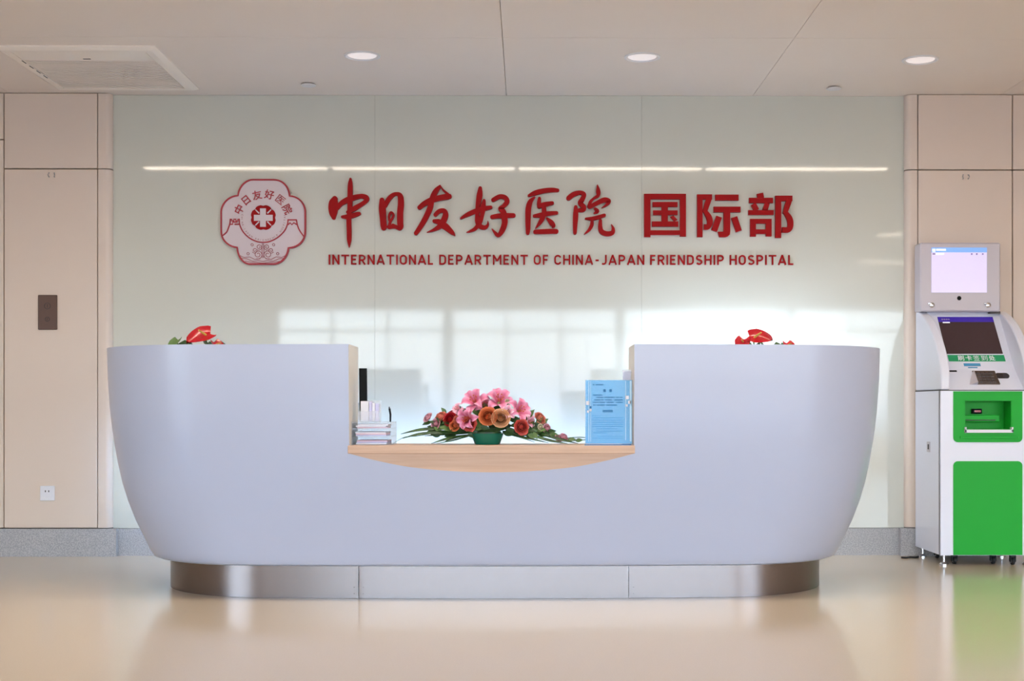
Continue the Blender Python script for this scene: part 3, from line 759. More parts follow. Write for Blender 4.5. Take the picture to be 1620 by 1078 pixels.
up.box(gx0, ox0, KF-.006, KF, oz0, z1); up.box(ox1, gx1, KF-.006, KF, oz0, z1); up.box(ox0, ox1, KF-.006, KF, oz1, z1)
up.prism(rrect(gx0, gx1, z0, oz0, .026, False, True), KF-.006, KF)
upo = part(up, 'printer_panel', 'kiosk_green', kio)
rc = MB(); d = .115
rc.box(ox0, ox1, KF+d, KF+d+.004, oz0, oz1); rc.box(ox0, ox0+.003, KF-.002, KF+d, oz0, oz1); rc.box(ox1-.003, ox1, KF-.002, KF+d, oz0, oz1)
rc.box(ox0, ox1, KF-.002, KF+d, oz0, oz0+.003); rc.box(ox0, ox1, KF-.002, KF+d, oz1-.003, oz1)
part(rc, 'recess_lining', 'kiosk_green', kio, upo)
part(MB().bbox(ox0+.003, ox0+.003+(ox1-ox0)*.8, KF+.045, KF+d, gz(668), gz(657), .004), 'printer_step', 'kiosk_green', kio, upo)
part(MB().box(ox0+.02, ox0+(ox1-ox0)*.72, KF+.043, KF+.046, gz(666), gz(664.5)), 'paper_slot', 'seam_dark', kio, upo)
part(MB().bbox(ox0+.075, ox0+.13, KF+.09, KF+d, gz(655), gz(647), .003), 'scanner_head', 'black', kio, upo)
part(MB().box(ox0+.085, ox0+.122, KF+.088, KF+.09, gz(652.5), gz(649.5)), 'scanner_light', 'anthurium_red', kio, upo)
a_, b_ = at(1525, 684, KF).x, at(1601, 684, KF).x
tr = MB(); tr.box(a_, b_, KF-.022, KF-.016, gz(684), gz(680)); tr.box(a_, a_+.008, KF-.022, KF+.01, gz(684), gz(676)); tr.box(b_-.008, b_, KF-.022, KF+.01, gz(684), gz(676)); tr.box(a_, b_, KF-.022, KF+.01, gz(684)-.003, gz(684))
part(tr, 'clear_tray_lip', 'white_plastic', kio, upo)
part(MB().bbox(at(1518, 690, KF).x, at(1611, 690, KF).x, KF-.012, KF-.005, gz(694.5), gz(690), .002), 'groove_lip', 'kiosk_green', kio, upo)
# small lock on the side wall
part(MB().bbox(KX0-.004, KX0, 7.90, 7.96, .64, .70, .002), 'side_lock', 'kiosk_grey', kio)
part(MB().box(KX0-.006, KX0-.003, 7.915, 7.935, .655, .685), 'lock_slot', 'seam_dark', kio)
# curved upper housing: cheeks and sloping fascia
CH = smooth_pts([(7.70, ZM+.003), (7.698, 1.05), (7.706, 1.12), (7.756, 1.215), (7.84, 1.305), (7.94, 1.385), (8.06, 1.446), (8.17, 1.478)], 4) + [(KB, 1.478), (KB, ZM+.003)]
CH = [(y, z) for y, z in CH]
for xa, xb in ((KX0, KX0+.052), (KX1-.052, KX1)):
    c = part(MB().prismx(CH, xa, xb), 'cheek', 'kiosk_white', kio, None, True, 30)
    bv = c.modifiers.new('bevel', 'BEVEL'); bv.width = .014; bv.segments = 3; bv.limit_method = 'ANGLE'; bv.angle_limit = radians(40)
FP = [(8.14, 1.472), (7.90, 1.165), (7.86, 1.12), (7.715, ZM+.003)]
part(MB().prismx(FP+[(KB, ZM+.003), (KB, 1.472)], KX0+.05, KX1-.05), 'fascia', 'kiosk_white', kio)
def on_slope(mb, x0, x1, z0, z1, seg, t0, t1, skew=0.0):
    (ya, za), (yb, zb_) = FP[seg], FP[seg+1]
    L = math.hypot(ya-yb, za-zb_); ny, nz = -(za-zb_)/L, (ya-yb)/L
    def p(x, z, t):
        y = yb+(ya-yb)*(z-zb_)/(za-zb_); return (x, y+ny*t, z+nz*t)
    vs = [p(x, z, t) for t in (t0, t1) for z in (z0, z1) for x in (x0, x1)]
    return mb.add(vs, [(0, 2, 3, 1), (4, 5, 7, 6), (0, 1, 5, 4), (2, 6, 7, 3), (0, 4, 6, 2), (1, 3, 7, 5)])
sx0, sx1 = 2.45, 2.781
part(on_slope(MB(), sx0, sx1, 1.214, 1.44, 0, -.01, .003), 'touch_screen', 'screen_dark', kio)
ts = part(on_slope(MB(), sx0, sx1, 1.408, 1.44, 0, .002, .0038), 'screen_header', 'screen_blue', kio)
part(on_slope(MB(), sx0+.024, sx0+.066, 1.402, 1.408, 0, .003, .0038), 'screen_text', 'screen_text', kio)
for k in range(4): part(on_slope(MB(), sx0+.02+k*.013, sx0+.03+k*.013, 1.420, 1.428, 0, .0035, .0042), 'screen_text', 'screen_mark', kio)
bn = part(on_slope(MB(), sx0+.004, sx1+.004, 1.168, 1.206, 0, .0005, .0025), 'banner', 'banner_green', kio)
mb = MB(); tx0 = 2.509
for k, ch in enumerate('刷卡签到处'):
    v = glyph(ch, .016)[0]; mn = min(q[0] for q in v); mz = min(q[1] for q in v); W2, H2 = max(q[0] for q in v)-mn, max(q[1] for q in v)-mz
    tmp = MB(); glyph_into(tmp, ch, .016, lambda x, y: (tx0+k*.0455+(x-mn)/W2*.037, 1.1715+(y-mz)/H2*.031), 0)
    (ya, za), (yb, zb_) = FP[0], FP[1]; L = math.hypot(ya-yb, za-zb_); ny, nz = -(za-zb_)/L, (ya-yb)/L
    mb.add([(x, yb+(ya-yb)*(z-zb_)/(za-zb_)+ny*.0032, z+nz*.0032) for x, _, z in tmp.v], tmp.f)
part(mb, 'banner_lettering', 'paper', kio, bn)
part(on_slope(MB(), 2.535, 2.632, 1.140, 1.156, 1, .0003, .0015), 'blue_sticker', 'label_blue', kio)
part(on_slope(MB(), 2.555, 2.61, 1.128, 1.134, 1, .0003, .0015), 'blue_sticker', 'label_blue', kio)
part(on_slope(MB(), 2.416, 2.482, 1.106, 1.114, 2, .0003, .002), 'card_slot', 'black', kio)
kp = MB(); on_slope(kp, 2.57, 2.70, 1.03, 1.108, 2, -.002, .006)
(ya, za), (yb, zb_) = FP[2], FP[3]
kpo = part(kp, 'keypad_plate', 'steel', kio)
for i in range(4):
    for j in range(4): part(on_slope(MB(), 2.588+i*.025, 2.606+i*.025, 1.040+j*.0165, 1.051+j*.0165, 2, .006, .010), 'key', 'steel', kio, kpo)
sh = MB(); L = lambda z: yb+(ya-yb)*(z-zb_)/(za-zb_)
sh.add([(2.525, L(1.03)-.001, 1.031), (2.572, L(1.03)-.001, 1.031), (2.572, L(1.105)-.03, 1.115), (2.572, L(1.105), 1.105), (2.565, L(1.03)-.03, 1.045)], [(0, 1, 4), (0, 4, 2), (0, 2, 3), (0, 3, 1), (1, 3, 2, 4)])
part(sh, 'keypad_shield', 'kiosk_grey', kio)
ov = MB(); Q = []
for i in range(24):
    a = 2*pi*i/24; ex = .022 if cos(a) > 0 else -.022; Q.append((2.735+ex+.017*cos(a), 1.082+.015*sin(a)))
Ln = math.hypot(ya-yb, za-zb_); ny, nz = -(za-zb_)/Ln, (ya-yb)/Ln
ov.add([(x, L(z)+ny*.004, z+nz*.004) for x, z in Q]+[(x, L(z), z) for x, z in Q], [tuple(range(24))]+[(i, (i+1) % 24, (i+1) % 24+24, i+24) for i in range(24)])
part(ov, 'card_reader', 'dark_glass', kio)
part(MB().box(2.76, 2.82, 8.09, 8.139, 1.463, 1.4735), 'vent_slot', 'seam_dark', kio)
# upper display on top of the housing
DF = 8.08
dx0, dx1, dz0, dz1 = at(1456, 450, DF).x, at(1583, 450, DF).x, 1.472, at(1520, 384, DF).z
disp = part(MB().bbox(dx0, dx1, DF, 8.205, dz0, dz1, .008), 'display_housing', 'kiosk_grey', kio)
def drect(px0, py0, px1, py1, t, m, name, par=disp, e=.001):
    a, b = at(px0, py1, DF), at(px1, py0, DF); return part(MB().box(a.x, b.x, DF-t, DF+e, a.z, b.z), name, m, kio, par)
drect(1472, 390.5, 1562.5, 464, .0015, 'kiosk_grey', 'screen_frame')
drect(1473.5, 392, 1561, 463, .003, 'screen_lilac', 'screen')
drect(1473.5, 392, 1561, 399.5, .004, 'screen_header', 'screen_header')
drect(1481, 394, 1496, 397, .0045, 'screen_text', 'screen_text')
drect(1474.5, 394, 1479.5, 398.5, .0045, 'screen_text', 'screen_text')
drect(1475, 401, 1479.5, 403, .0036, 'screen_mark', 'screen_text'); drect(1480, 401, 1493, 403.2, .0036, 'screen_text', 'screen_text')
for q in (1537, 1545, 1554.5): drect(q-1.2, 401, q+1.2, 403.4, .0036, 'screen_mark', 'screen_text')
drect(1487.5, 478, 1550, 490, .002, 'kiosk_grey', 'speaker_strip')
p = at(1517.5, 472, DF); part(MB().lathe([(.013, 0), (.012, -.003), (.010, -.004)], (p.x, DF, p.z), 20, 'y'), 'camera_lens', 'black', kio, disp, True)
for q in (1474, 1563):
    p = at(q, 483, DF); part(MB().lathe([(.016, 0), (.016, -.006), (.010, -.009), (.001, -.010)], (p.x, DF, p.z), 16, 'y'), 'lock', 'chrome', kio, disp, True)
    part(MB().bbox(p.x-.026, p.x-.008, DF-.008, DF, p.z+.004, p.z+.014, .002), 'lock_tab', 'chrome', kio, disp)
# feet and castors
for x, y in ((KX0+.028, KF+.035), (KX1-.028, KF+.035), (KX0+.028, KB-.05), (KX1-.028, KB-.05)):
    part(MB().lathe([(.026, 0), (.026, .008), (.017, .016), (.008, .020), (.007, ZB+.002)], (x, y, 0), 20), 'levelling_foot', 'chrome', kio, None, True)
for x, y in ((KX0+.105, KF+.09), (KX1-.20, KF+.10), (KX1-.105, KF+.05), (KX1-.10, KB-.1), (KX0+.10, KB-.1)):
    c = part(MB().lathe([(.019, -.009), (.022, -.006), (.022, .006), (.019, .009)], (x, y, .022), 20, 'x'), 'castor', 'rubber', kio, None, True)
    part(MB().lathe([(.011, -.011), (.011, .011)], (x, y, .022), 14, 'x'), 'hub', 'frame_metal', kio, c)
    part(MB().prism([(x-.016, .018), (x-.0115, .018), (x-.0115, .046), (x+.0115, .046), (x+.0115, .018), (x+.016, .018), (x+.016, ZB+.004), (x-.016, ZB+.004)], y-.012, y+.012), 'fork', 'rubber', kio, c)
cb = MB().tube(smooth_pts([(2.225, 8.08, .006), (2.25, 8.07, .006), (2.28, 8.10, .006), (2.31, 8.09, .006), (2.338, 8.12, .006)], 6), .006, 8)
tag(cb.build('power_cable', 'rubber', None, True), 'black cable lying on the floor beside the kiosk', 'cable')

# ------------------------------------------------------------------ things on the wooden worktop
ZW = .7272
# clear letter tray with papers
ty = 6.24
a, b = at(556, 690, ty).x, at(620, 690, ty).x; th = at(590, 668, ty).z
tray = empty('acrylic_tray', ((a+b)/2, ty+.11, ZW)); tag(tray, 'clear acrylic letter tray holding papers on the wooden worktop', 'tray')
lv = [ZW, ZW+(th-ZW)*.36, ZW+(th-ZW)*.70, th-.003]
for z in lv: part(MB().box(a, b, ty, ty+.22, z, z+.003), 'shelf', 'acrylic', tray)
for x in (a, b-.003): part(MB().box(x, x+.003, ty, ty+.22, ZW+.003, th), 'side_wall', 'acrylic', tray)
part(MB().box(a, b, ty+.217, ty+.22, ZW+.003, th), 'rear_wall', 'acrylic', tray)
for i, z in enumerate(lv[:3]):
    for k in range(3):
        h = .0055; zz = z+.0032+k*.0062; j = random.uniform(-.008, .008)
        o = MB().box(-.070, .070, -.09, .09, 0, h).build('paper_stack', ('paper', 'paper_lilac', 'paper_pink', 'paper')[(i+k) % 4])
        o.location = ((a+b)/2+j*.6, ty+.110+j, zz); o.rotation_euler.z = random.uniform(-.035, .035)
        tag(o, 'thin %s paper stack on the %s level of the clear letter tray' % (('white', 'lilac', 'pink', 'white')[(i+k) % 4], ('lowest', 'middle', 'top')[i]), 'paper', 'papers in the letter tray')
# leaflet holder on the tray
y0 = 6.27; a, b = at(566, 650, y0).x, at(600, 650, y0).x
hold = empty('leaflet_holder', ((a+b)/2, y0+.04, th)); tag(hold, 'clear leaflet holder standing on the letter tray', 'holder')
zt = at(580, 634, y0).z
part(MB().box(a, b, y0, y0+.003, th+.0005, th+.05), 'front_plate', 'acrylic', hold)
part(MB().box(a, b, y0+.085, y0+.088, th+.0005, zt), 'rear_plate', 'acrylic', hold)
part(MB().box(a, a+.002, y0+.003, y0+.085, th+.0035, zt-.01), 'side_plate', 'acrylic', hold)
part(MB().box(a, b, y0+.003, y0+.085, th+.0005, th+.0035), 'floor_plate', 'acrylic', hold)
for k, (p0, p1, top, m) in enumerate(((571, 583.5, 635, 'paper'), (584.2, 588.5, 636, 'paper_lilac'), (589, 593, 638, 'paper'), (593.6, 599, 639, 'paper_lilac'))):
    x0, x1 = at(p0, 650, y0+.02).x, at(p1, 650, y0+.02).x
    o = MB().bbox(x0, x1, y0+.008+k*.004, y0+.05, th+.004, at(580, top, y0+.02).z, .001).build('leaflet_pack', m)
    tag(o, ('thick white leaflet pack upright in the clear holder', 'thin lilac leaflet pack beside the thick white pack', 'thin white leaflet pack between two lilac packs', 'wider lilac leaflet pack at the holder end away from the black folder')[k], 'leaflets', 'leaflets in the holder')
x0, x1 = at(568.6, 600, y0+.06).x, at(580.6, 600, y0+.06).x
bk = MB(); zc0, zc1 = th+.004, at(575, 583, y0+.06).z
bk.prism([(x0+.0015, zc0), (x1+.001, zc0), (x1-.002, zc1), (x0-.001, zc1)], y0+.054, y0+.080)
fo = bk.build('black_folder', 'black'); tag(fo, 'tall narrow black folder rising out of the leaflet holder', 'folder')
# pen leaning in the tray corner
pa, pb = at(617.5, 668, 6.262), at(616, 645, 6.262)
pen = empty('pen', (pa.x, 6.262, th)); tag(pen, 'dark pen standing upright at the corner of the letter tray', 'pen')
part(MB().tube([(pa.x, 6.262, th+.0003), (pa.x+.0005, 6.262, th+.035), (pb.x, 6.262, pb.z-.006)], [.004, .0048, .0048], 10), 'barrel', 'black', pen, None, True)
part(MB().tube([(pb.x, 6.262, pb.z-.006), (pb.x-.0008, 6.262, pb.z+.004)], [.0042, .002], 10), 'cap', 'seam_dark', pen, None, True)
part(MB().box(pb.x+.004, pb.x+.0065, 6.261, 6.263, pb.z-.035, pb.z-.004), 'clip', 'frame_metal', pen)

# blue notice in an acrylic stand
ny_ = 6.20
a, b = at(926, 650, ny_), at(1001, 650, ny_); zt = at(960, 601, ny_).z
nt_ = empty('notice_stand', ((a.x+b.x)/2, ny_+.02, ZW)); tag(nt_, 'clear acrylic stand showing a blue printed notice on the wooden worktop', 'notice')
part(MB().box(a.x-.002, b.x+.002, ny_, ny_+.003, ZW+.004, zt), 'front_sheet', 'acrylic_clear', nt_)
part(MB().box(a.x-.002, b.x+.002, ny_+.0062, ny_+.009, ZW+.004, zt), 'rear_sheet', 'acrylic_clear', nt_)
part(MB().box(a.x-.003, b.x-.006, ny_-.012, ny_+.06, ZW, ZW+.004), 'foot', 'acrylic', nt_)
part(MB().box(a.x-.004, b.x-.008, ny_-.014, ny_-.011, ZW, ZW+.0045), 'foot_edge', 'ink_blue', nt_)
sh_ = part(MB().box(a.x+.001, b.x-.003, ny_+.0035, ny_+.006, ZW+.007, zt-.002), 'blue_sheet', 'paper_blue', nt_)
K8 = 8.29
def nb(x0, y0_, x1, y1_): 
    p, q = at(920+x0/K8, 580+y1_/K8, ny_), at(920+x1/K8, 580+y0_/K8, ny_); return p.x, q.x, p.z, q.z
def nprint(R, m, name, y=ny_-.0004):
    mb = MB()
    for r in R:
        x0, x1, z0, z1 = nb(*r); mb.box(x0, x1, y, y+.0004, z0, z1)
    return part(mb, name, m, nt_, sh_)
nprint([(285, 300, 318, 335), (365, 300, 398, 335)], 'ink_blue', 'title_marks')
nprint([(150, 234, 166, 246), (186, 234, 285, 246), (150, 370, 272, 382)] + [(x, y, min(x+w_, 540), y+11) for y, row in ((400, ((195, 90), (300, 130), (450, 40), (505, 40))), (434, ((170, 75), (258, 30), (310, 90), (430, 110))),
        (466, ((150, 75), (235, 75), (330, 90), (450, 90))), (502, ((150, 35), (200, 105), (325, 140)))) for x, w_ in row] + [(278, 572, 410, 584), (278, 588, 410, 600)], 'ink_blue', 'text_lines')
nprint([(140, 645, 260, 652)] + [(140, y, 545, y+7) for y in (672, 700, 730, 758, 786)] + [(190, 815, 465, 822), (190, 845, 540, 851), (155, 868, 330, 876), (210, 915, 540, 920), (140, 940, 545, 945)], 'ink_pale', 'text_lines')
nprint([(92, 190, 100, 985), (575, 190, 583, 970), (118, 190, 123, 985), (632, 190, 655, 985)], 'frame_pale', 'border_lines')
nprint([(572, 385, 620, 432), (612, 450, 650, 492), (572, 498, 606, 528), (62, 455, 104, 505), (106, 555, 132, 588), (72, 578, 100, 608)], 'paper', 'corner_squares')
nprint([(106, 522, 132, 552)], 'ink_blue', 'corner_square')
# second clear holder behind the notice
y2 = 6.275; a, b = at(985, 600, y2), at(999, 600, y2)
ch_ = empty('card_holder', ((a.x+b.x)/2, y2, ZW)); tag(ch_, 'clear upright card holder with white cards behind the blue notice', 'holder')
zt = at(990, 585, y2).z
part(MB().box(a.x, b.x, y2, y2+.002, ZW, zt), 'front_plate', 'acrylic', ch_); part(MB().box(a.x, b.x, y2+.03, y2+.032, ZW, zt), 'rear_plate', 'acrylic', ch_)
part(MB().box(a.x, b.x, y2+.002, y2+.03, ZW, ZW+.003), 'floor_plate', 'acrylic', ch_); part(MB().box(a.x+.004, b.x-.002, y2+.006, y2+.024, ZW+.003, zt-.008), 'cards', 'paper_lilac', ch_)

# ------------------------------------------------------------------ flower arrangement
FY = 6.36
fc = at(771, 703, FY)
fl = empty('flower_arrangement', (fc.x, FY, ZW)); tag(fl, 'pink lilies and orange roses in a low green bowl on the wooden worktop', 'flowers')
part(MB().lathe([(.056, 0), (.060, .004), (.076, .046), (.078, .052), (.074, .052), (.070, .044), (.02, .040)], (fc.x, FY, ZW), 32), 'bowl', 'bowl_green', fl, None, True)
part(MB().lathe([(.068, .036), (.066, .058), (.045, .075), (.001, .080)], (fc.x, FY, ZW), 20), 'foam', 'leaf', fl, None, True)
def lerp(a, b, t): return tuple(x+(y-x)*t for x, y in zip(a, b))
def petal_mesh(kind):
    deep, edge = {'lily': ((.62, .05, .17), (.90, .42, .60)), 'pale': ((.80, .22, .38), (.93, .66, .74))}[kind]
    mb = MB(); rows, cols_ = [], []
    for i in range(9):
        u = i/8; r = .08+.86*u; h = .62*sin(2.55*u); wd = .30*math.sin(pi*min(1, (.12+.88*u))**.85)**.8 if u < 1 else .01
        for j in range(5):
            v = (j-2)/2
            rows.append((r, v*wd, h+.10*abs(v)*sin(pi*u)))
            cols_.append(lerp(deep, edge, min(1, .15+.75*abs(v)**1.3+.25*u)))
    n = 5
    mb.add(rows, [(a*n+b, a*n+b+1, (a+1)*n+b+1, (a+1)*n+b) for a in range(8) for b in range(4)], cols_)
    return mb.mesh('petal', 'petal', True, 180)
def centre_mesh():
    mb = MB(); mb.lathe([(.03, -.25), (.10, 0), (.07, .12), (.01, .16)], n=10); mb.c = [(.35, .5, .15)]*len(mb.v)
    for k in range(6):
        a = 2*pi*k/6+.3; k0 = len(mb.v)
        mb.tube([(.03*cos(a), .03*sin(a), .1), (.14*cos(a), .14*sin(a), .5), (.22*cos(a), .22*sin(a), .66)], .015, 5); mb.tube([(.20*cos(a)-.05*sin(a), .20*sin(a)+.05*cos(a), .67), (.24*cos(a)+.05*sin(a), .24*sin(a)-.05*cos(a), .67)], .035, 5)
        mb.c[k0:] = [(.55, .12, .03)]*(len(mb.v)-k0)
    return mb.mesh('lily', 'petal', True, 60)
def rose_mesh(c0, c1, ruff=0.0, seed=0):
    rnd = random.Random(seed); mb = MB()
    for ring_i, (R, H, n, opn) in enumerate(((.16, .74, 3, -.45), (.30, .72, 4, -.30), (.45, .66, 4, -.12), (.62, .56, 5, .06), (.78, .42, 5, .20), (.90, .24, 6, .34))):
        for k in range(n):
            a0 = 2*pi*k/n+ring_i*.7+rnd.uniform(-.15, .15); span = 2*pi/n*.70; vs, cs = [], []
            for i in range(5):
                u = i/4
                for j in range(5):
                    v = (j-2)/2; a = a0+v*span
                    rr = R*(.45+.55*sin(pi/2*min(1, u*1.5)))+R*opn*max(0, u-.5)*2-.04*abs(v)*u; z = -.35+(H+.35)*u-.12*v*v*u-max(0, opn)*.35*u**3
                    if ruff and i == 4: rr *= 1+ruff*rnd.uniform(-1, 1); z += ruff*rnd.uniform(-.3, .4)
                    vs.append((rr*cos(a), rr*sin(a), z)); cs.append(lerp(tuple(.45*q for q in c0), c1, min(1, u**1.6*.8+ring_i*.04)))  # petal bases darkened in the vertex colour, painting shade into the creases
            mb.add(vs, [(p*5+q, p*5+q+1, (p+1)*5+q+1, (p+1)*5+q) for p in range(4) for q in range(4)], cs)
    k0 = len(mb.v); mb.lathe([(.30, -.3), (.40, -.05), (.20, .25), (.10, .55), (.02, .60)], n=10); mb.c[k0:] = [c0]*(len(mb.v)-k0)
    k0 = len(mb.v); mb.lathe([(.05, -.7), (.30, -.38), (.42, -.2)], n=8, cap=False); mb.c[k0:] = [(.10, .20, .05)]*(len(mb.v)-k0)
    return mb.mesh('rose', 'petal', True, 180)
ROSE = {'orange': rose_mesh((.80, .10, .03), (.90, .28, .10), 0, 1), 'peach': rose_mesh((.80, .28, .10), (.90, .52, .28), 0, 2), 'coral': rose_mesh((.62, .03, .04), (.84, .16, .12), .12, 3),
        'red': rose_mesh((.30, .005, .01), (.55, .01, .02), .05, 4), 'salmon': rose_mesh((.75, .08, .05), (.88, .32, .22), .10, 5), 'pink': rose_mesh((.62, .08, .20), (.88, .48, .55), .15, 6), 'cream': rose_mesh((.7, .7, .4), (.85, .8, .6), 0, 7)}
PET, PETP, CEN = petal_mesh('lily'), petal_mesh('pale'), centre_mesh()
def aim(p, d, size, spin=0):
    q = Vector(d).to_track_quat('Z', 'Y').to_matrix().to_4x4()
    return Matrix.Translation(Vector(p)-fl.location) @ q @ Matrix.Rotation(spin, 4, 'Z') @ Matrix.Scale(size, 4)
PX = FY/F_PX
def lily(px, py, dia, d, dy=0, pale=False):
    c = inst('lily', CEN, fl, aim(at(px, py+5, FY+dy), d, dia*PX*.52, random.random()*6))
    for k in range(6):
        inst('petal', PETP if pale else PET, c, Matrix.Rotation(2*pi*k/6, 4, 'Z') @ Matrix.Rotation(random.uniform(-.12, .2)+(.16 if k % 2 else 0), 4, 'Y'))
lily(753, 634, 46, (-.25, -.8, .55), -.02); lily(789, 633, 48, (.15, -.8, .6), -.01); lily(741, 657, 38, (-.4, -.9, -.1), -.07)
lily(818, 647, 44, (.55, -.75, .35), -.02); lily(727, 645, 26, (-.6, -.6, .5), 0, True); lily(803, 649, 26, (.1, -.95, .2), -.06, True)
lily(834, 662, 26, (.7, -.7, -.1), -.03, True); lily(768, 640, 36, (0, -.9, .4), .03)
for px, py, dia, col, d, dy in ((772, 659, 25, 'orange', (-.15, -.95, .2), -.085), (792, 662, 25, 'peach', (.05, -.97, .15), -.09), (825, 676, 21, 'coral', (.35, -.9, .1), -.08), (712, 664, 20, 'red', (-.4, -.85, .3), -.04),
        (742, 671, 21, 'coral', (-.1, -.95, .05), -.085), (719, 674, 15, 'orange', (-.3, -.9, .1), -.06), (726, 666, 16, 'salmon', (-.2, -.9, .2), -.06), (697, 660, 17, 'salmon', (-.5, -.6, .6), -.01),
        (677, 661, 14, 'pink', (-.6, -.5, .6), 0), (689, 671, 14, 'pink', (-.5, -.8, .2), -.02), (854, 662, 18, 'salmon', (.6, -.6, .5), -.02), (865, 679, 14, 'pink', (.7, -.7, .1), -.02),
        (855, 676, 9, 'cream', (.5, -.8, .2), -.05), (884, 694, 12, 'pink', (.5, -.7, .5), -.02), (893, 692, 12, 'pink', (.6, -.5, .6), 0), (804, 636, 9, 'cream', (.3, -.7, .6), -.04), (715, 656, 13, 'red', (-.3, -.7, .6), 0)):
    inst('rose', ROSE[col], fl, aim(at(px, py, FY+dy), d, dia*PX*.52, random.random()*6))
def leaf_mesh(m, name='leaf'):
    mb = MB(); n = 3; rows = []
    for i in range(8):
        u = i/7; wd = .26*sin(pi*u**.8) if i < 7 else .0
        for j in (-1, 0, 1): rows.append((u, j*wd, .10*sin(pi*u)+.06*abs(j)))
    mb.add(rows, [(a*n+b, a*n+b+1, (a+1)*n+b+1, (a+1)*n+b) for a in range(7) for b in range(2)])
    return mb.mesh(name, m, True, 180)
LF = [leaf_mesh('leaf'), leaf_mesh('leaf_pale')]
rl = random.Random(11)
def put_leaf(px, py, ln, ang, dy, k, tilt=0.0):
    """ang: direction of the blade in the picture plane, degrees up from +x"""
    a = radians(ang); X = Vector((cos(a)*cos(tilt), -sin(tilt), sin(a)*cos(tilt))); N = Vector((rl.uniform(-.4, .4), -1, rl.uniform(.1, .9)))
    Y = N.cross(X).normalized(); Z = X.cross(Y).normalized(); M = Matrix((X, Y, Z)).transposed().to_4x4()
    inst('leaf', LF[k], fl, Matrix.Translation(at(px, py, FY+dy)-fl.location) @ M @ Matrix.Scale(ln*PX, 4))
for i in range(34):
    px = rl.uniform(722, 832); c = (px-776)/62; py = 672-rl.random()*26*(1-c*c)
    put_leaf(px, py, rl.uniform(16, 26), 90+(776-px)*.9+rl.uniform(-40, 40), rl.uniform(.02, .07), 0, rl.uniform(-.2, .3))
for i in range(110):
    px = rl.uniform(690, 866); c = (px-775)/92; py = 690-rl.random()*(32*(1-c*c)+4)
    ln, an = rl.uniform(14, 26), (180 if px < 770 else 0)+rl.uniform(-50, 50)
    if py-ln*sin(radians(an)) > 692: continue
    put_leaf(px, py, ln, an, rl.uniform(-.05, .06), 0 if rl.random() < .7 else 1, rl.uniform(-.1, .5))
for q in ((838, 662, 16, 60, -.02, 1), (848, 670, 15, 40, -.03, 1), (683, 668, 16, 200, 0, 0), (843, 684, 14, -60, -.06, 1), (812, 668, 14, 10, -.07, 0), (806, 660, 14, 70, -.05, 0), (835, 688, 16, -20, -.06, 1), (692, 672, 14, 160, -.02, 0), (758, 668, 15, 90, -.06, 0),
          (898, 697, 14, 4, 0, 1), (910, 698, 13, 6, 0, 1), (868, 687, 20, -20, -.01, 1), (706, 655, 13, 130, .02, 1), (760, 676, 16, -10, -.06, 0), (782, 682, 16, 10, -.06, 0), (748, 684, 16, 170, -.05, 0), (800, 682, 16, 5, -.06, 0)): put_leaf(*q, .1)
def blade(pts, wd, dy=0.0, m='leaf'):
    P = smooth_pts([tuple(at(x, y, FY+dy+z_)) + (w_,) for (x, y, z_), w_ in zip(pts, [wd*.6]+[wd]*(len(pts)-2)+[wd*.12])], 5)
    mb = MB(); rows = []
    for i, p in enumerate(P):
        h = p[3]*PX/2; z = max(p[2], ZW+.003+h*.7); rows.append([(p[0], p[1]-h*.7, z-h*.7), (p[0], p[1]-.001, z+.001), (p[0], p[1]+h*.7, z+h*.7)])
    mb.grid(rows); mb.grid([[(x, y, z-.0008) for x, y, z in r] for r in rows]); part(mb, 'grass_blade', m, fl, None, True, 180)
for pts, wd in (([(752, 681, 0), (705, 678, -.02), (665, 680, -.04), (634, 687, -.06)], 6), ([(750, 684, 0), (700, 684, -.05), (662, 687, -.08), (637, 694, -.1)], 5), ([(748, 688, 0), (712, 693, -.07), (682, 702, -.12)], 6),
        ([(746, 689, 0), (716, 697, -.09), (690, 702, -.13)], 3), ([(745, 685, 0), (705, 687, .02), (672, 690, .04)], 5), ([(742, 682, 0), (710, 683, .04), (680, 681, .08)], 5), ([(748, 687, 0), (715, 694, .03), (702, 700, .05)], 4),
        ([(795, 684, 0), (840, 689, -.05), (870, 697, -.08), (898, 702, -.1)], 6), ([(795, 683, 0), (850, 686, -.03), (885, 695, -.05), (915, 702, -.06)], 6), ([(800, 686, 0), (838, 694, -.08), (868, 701, -.11)], 4),
        ([(800, 681, 0), (850, 682, .02), (882, 690, .04), (905, 699, .05)], 6), ([(802, 687, 0), (826, 693, -.1), (846, 700, -.13)], 2.5), ([(880, 697, 0), (900, 693, 0), (920, 692, 0), (934, 694, -.02)], 1.5), ([(895, 698, 0), (912, 697, 0), (926, 696, 0), (934, 693, 0)], 1.5),
        ([(690, 685, -.02), (660, 690, -.06), (640, 692, -.08), (622, 702, -.09)], 1.2)):
    blade(pts, wd)

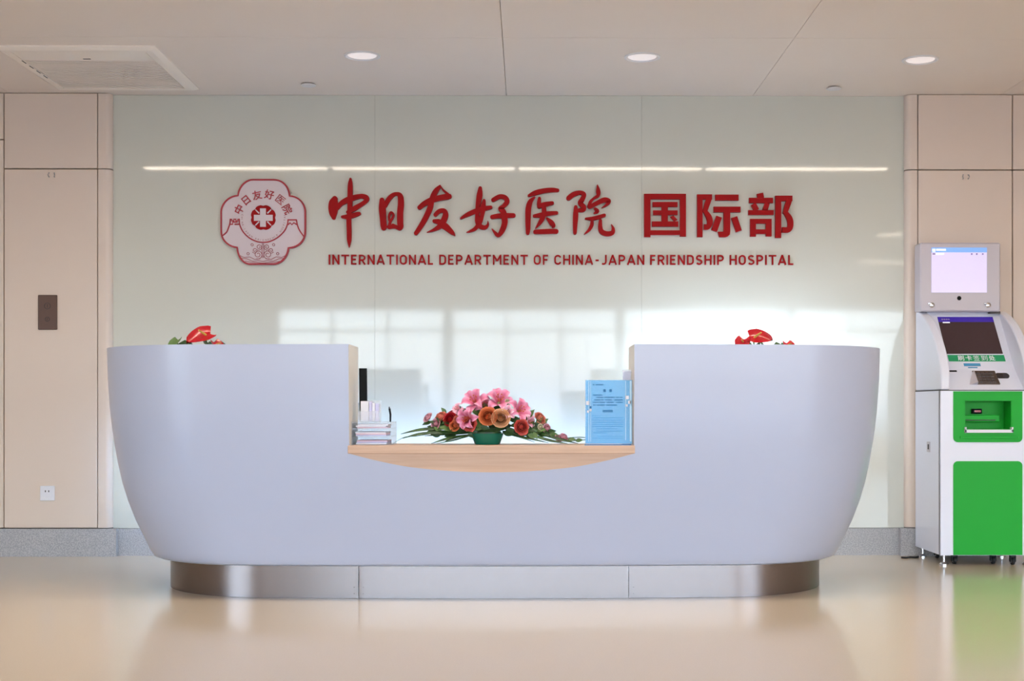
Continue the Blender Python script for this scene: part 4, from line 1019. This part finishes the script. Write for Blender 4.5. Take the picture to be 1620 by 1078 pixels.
# ------------------------------------------------------------------ anthurium pots on the staff worktop
def heart_mesh(name='spathe', m='anthurium_red'):
    mb = MB(); rows = []
    for i in range(13):
        u = i/12; x = -.18+1.18*u; wd = .52*math.sqrt(max(0, 1-((u-.28)/.72)**2)) if u > .28 else .30+.22*sin(pi/2*u/.28)
        wd *= (1-.25*u)
        rows.append([(x+(.0 if abs(j) < 3 else 0)-(.16*(abs(j)/4) if u < .15 else 0), wd*j/4, .16*(abs(j)/4)**2-.22*u*u+.05) for j in range(-4, 5)])
    mb.grid(rows); return mb.mesh(name, m, True, 180)
SPA, ALF = heart_mesh(), heart_mesh('leaf', 'leaf'); ALP = heart_mesh('leaf', 'leaf_pale')
def anth(px, lab, heads, leaves, Y=6.80):
    b = at(px, 560, Y); t = empty('potted_anthurium', (b.x, Y, Z_STAFF)); tag(t, lab, 'potted plant', 'anthuriums on the desk')
    part(MB().lathe([(.055, 0), (.060, .004), (.085, .15), (.090, .155), (.082, .155), (.078, .14), (.01, .138)], (b.x, Y, Z_STAFF+.0005), 28), 'pot', 'pot', t, None, True)
    part(MB().lathe([(.078, .132), (.04, .142), (.001, .144)], (b.x, Y, Z_STAFF), 20), 'soil', 'soil', t)
    def stalk(p):
        part(MB().tube(smooth_pts([(b.x+(p.x-b.x)*.1, Y, Z_STAFF+.135), (b.x+(p.x-b.x)*.6, Y+(p.y-Y)*.5, (Z_STAFF+.135+p.z)/2), tuple(p)], 5), .004, 6), 'stem', 'leaf_pale', t, None, True)
    def setm(name, me, p, X, N, size):
        X = Vector(X).normalized(); Yv = Vector(N).cross(X).normalized(); Z = X.cross(Yv)
        return inst(name, me, t, Matrix.Translation(p-t.location) @ Matrix((X, Yv, Z)).transposed().to_4x4() @ Matrix.Scale(size, 4))
    for hx, hy, sz_, X, N in heads:
        p = at(hx, hy, Y-.05); s_ = setm('spathe', SPA, p, X, N, sz_*Y/F_PX); stalk(p)
        q = MB().tube([(.05, 0, .05), (.25, 0, .28), (.42, 0, .46)], [.055, .05, .03], 8).build('spadix', 'spadix', s_, True)
    for hx, hy, sz_, X, N, k in leaves:
        p = at(hx, hy, Y+.02); setm('leaf', (ALF, ALP)[k], p, X, N, sz_*Y/F_PX); stalk(p)
anth(312, 'potted red anthurium with one upturned bloom behind the white desk wing farther from the kiosk',
     [(327, 531, 34, (-.75, -.5, -.25), (.1, -.75, .65)), (341, 545, 22, (.6, -.4, -.6), (.5, -.5, .7))],
     [(280, 541, 22, (-.3, -.6, -.5), (-.2, -.4, .9), 1), (300, 546, 40, (-.2, -.8, -.3), (-.4, -.3, .9), 0), (336, 549, 40, (.5, -.6, -.4), (.3, -.3, .9), 0), (315, 556, 50, (.1, -1, -.4), (0, -.4, .9), 0)])
anth(1205, 'potted red anthurium with several blooms behind the white desk wing beside the kiosk',
     [(1192, 535, 30, (.95, -.25, -.05), (-.1, -.75, .6)), (1176, 541, 26, (-.3, -.7, -.6), (-.2, -.7, .6)), (1246, 546, 20, (.3, -.7, -.6), (.2, -.7, .6))],
     [(1190, 551, 36, (-.5, -.6, -.5), (-.3, -.4, .9), 0), (1220, 556, 46, (.3, -.8, -.5), (.2, -.4, .9), 0), (1236, 556, 40, (.6, -.6, -.5), (.3, -.4, .9), 0)])
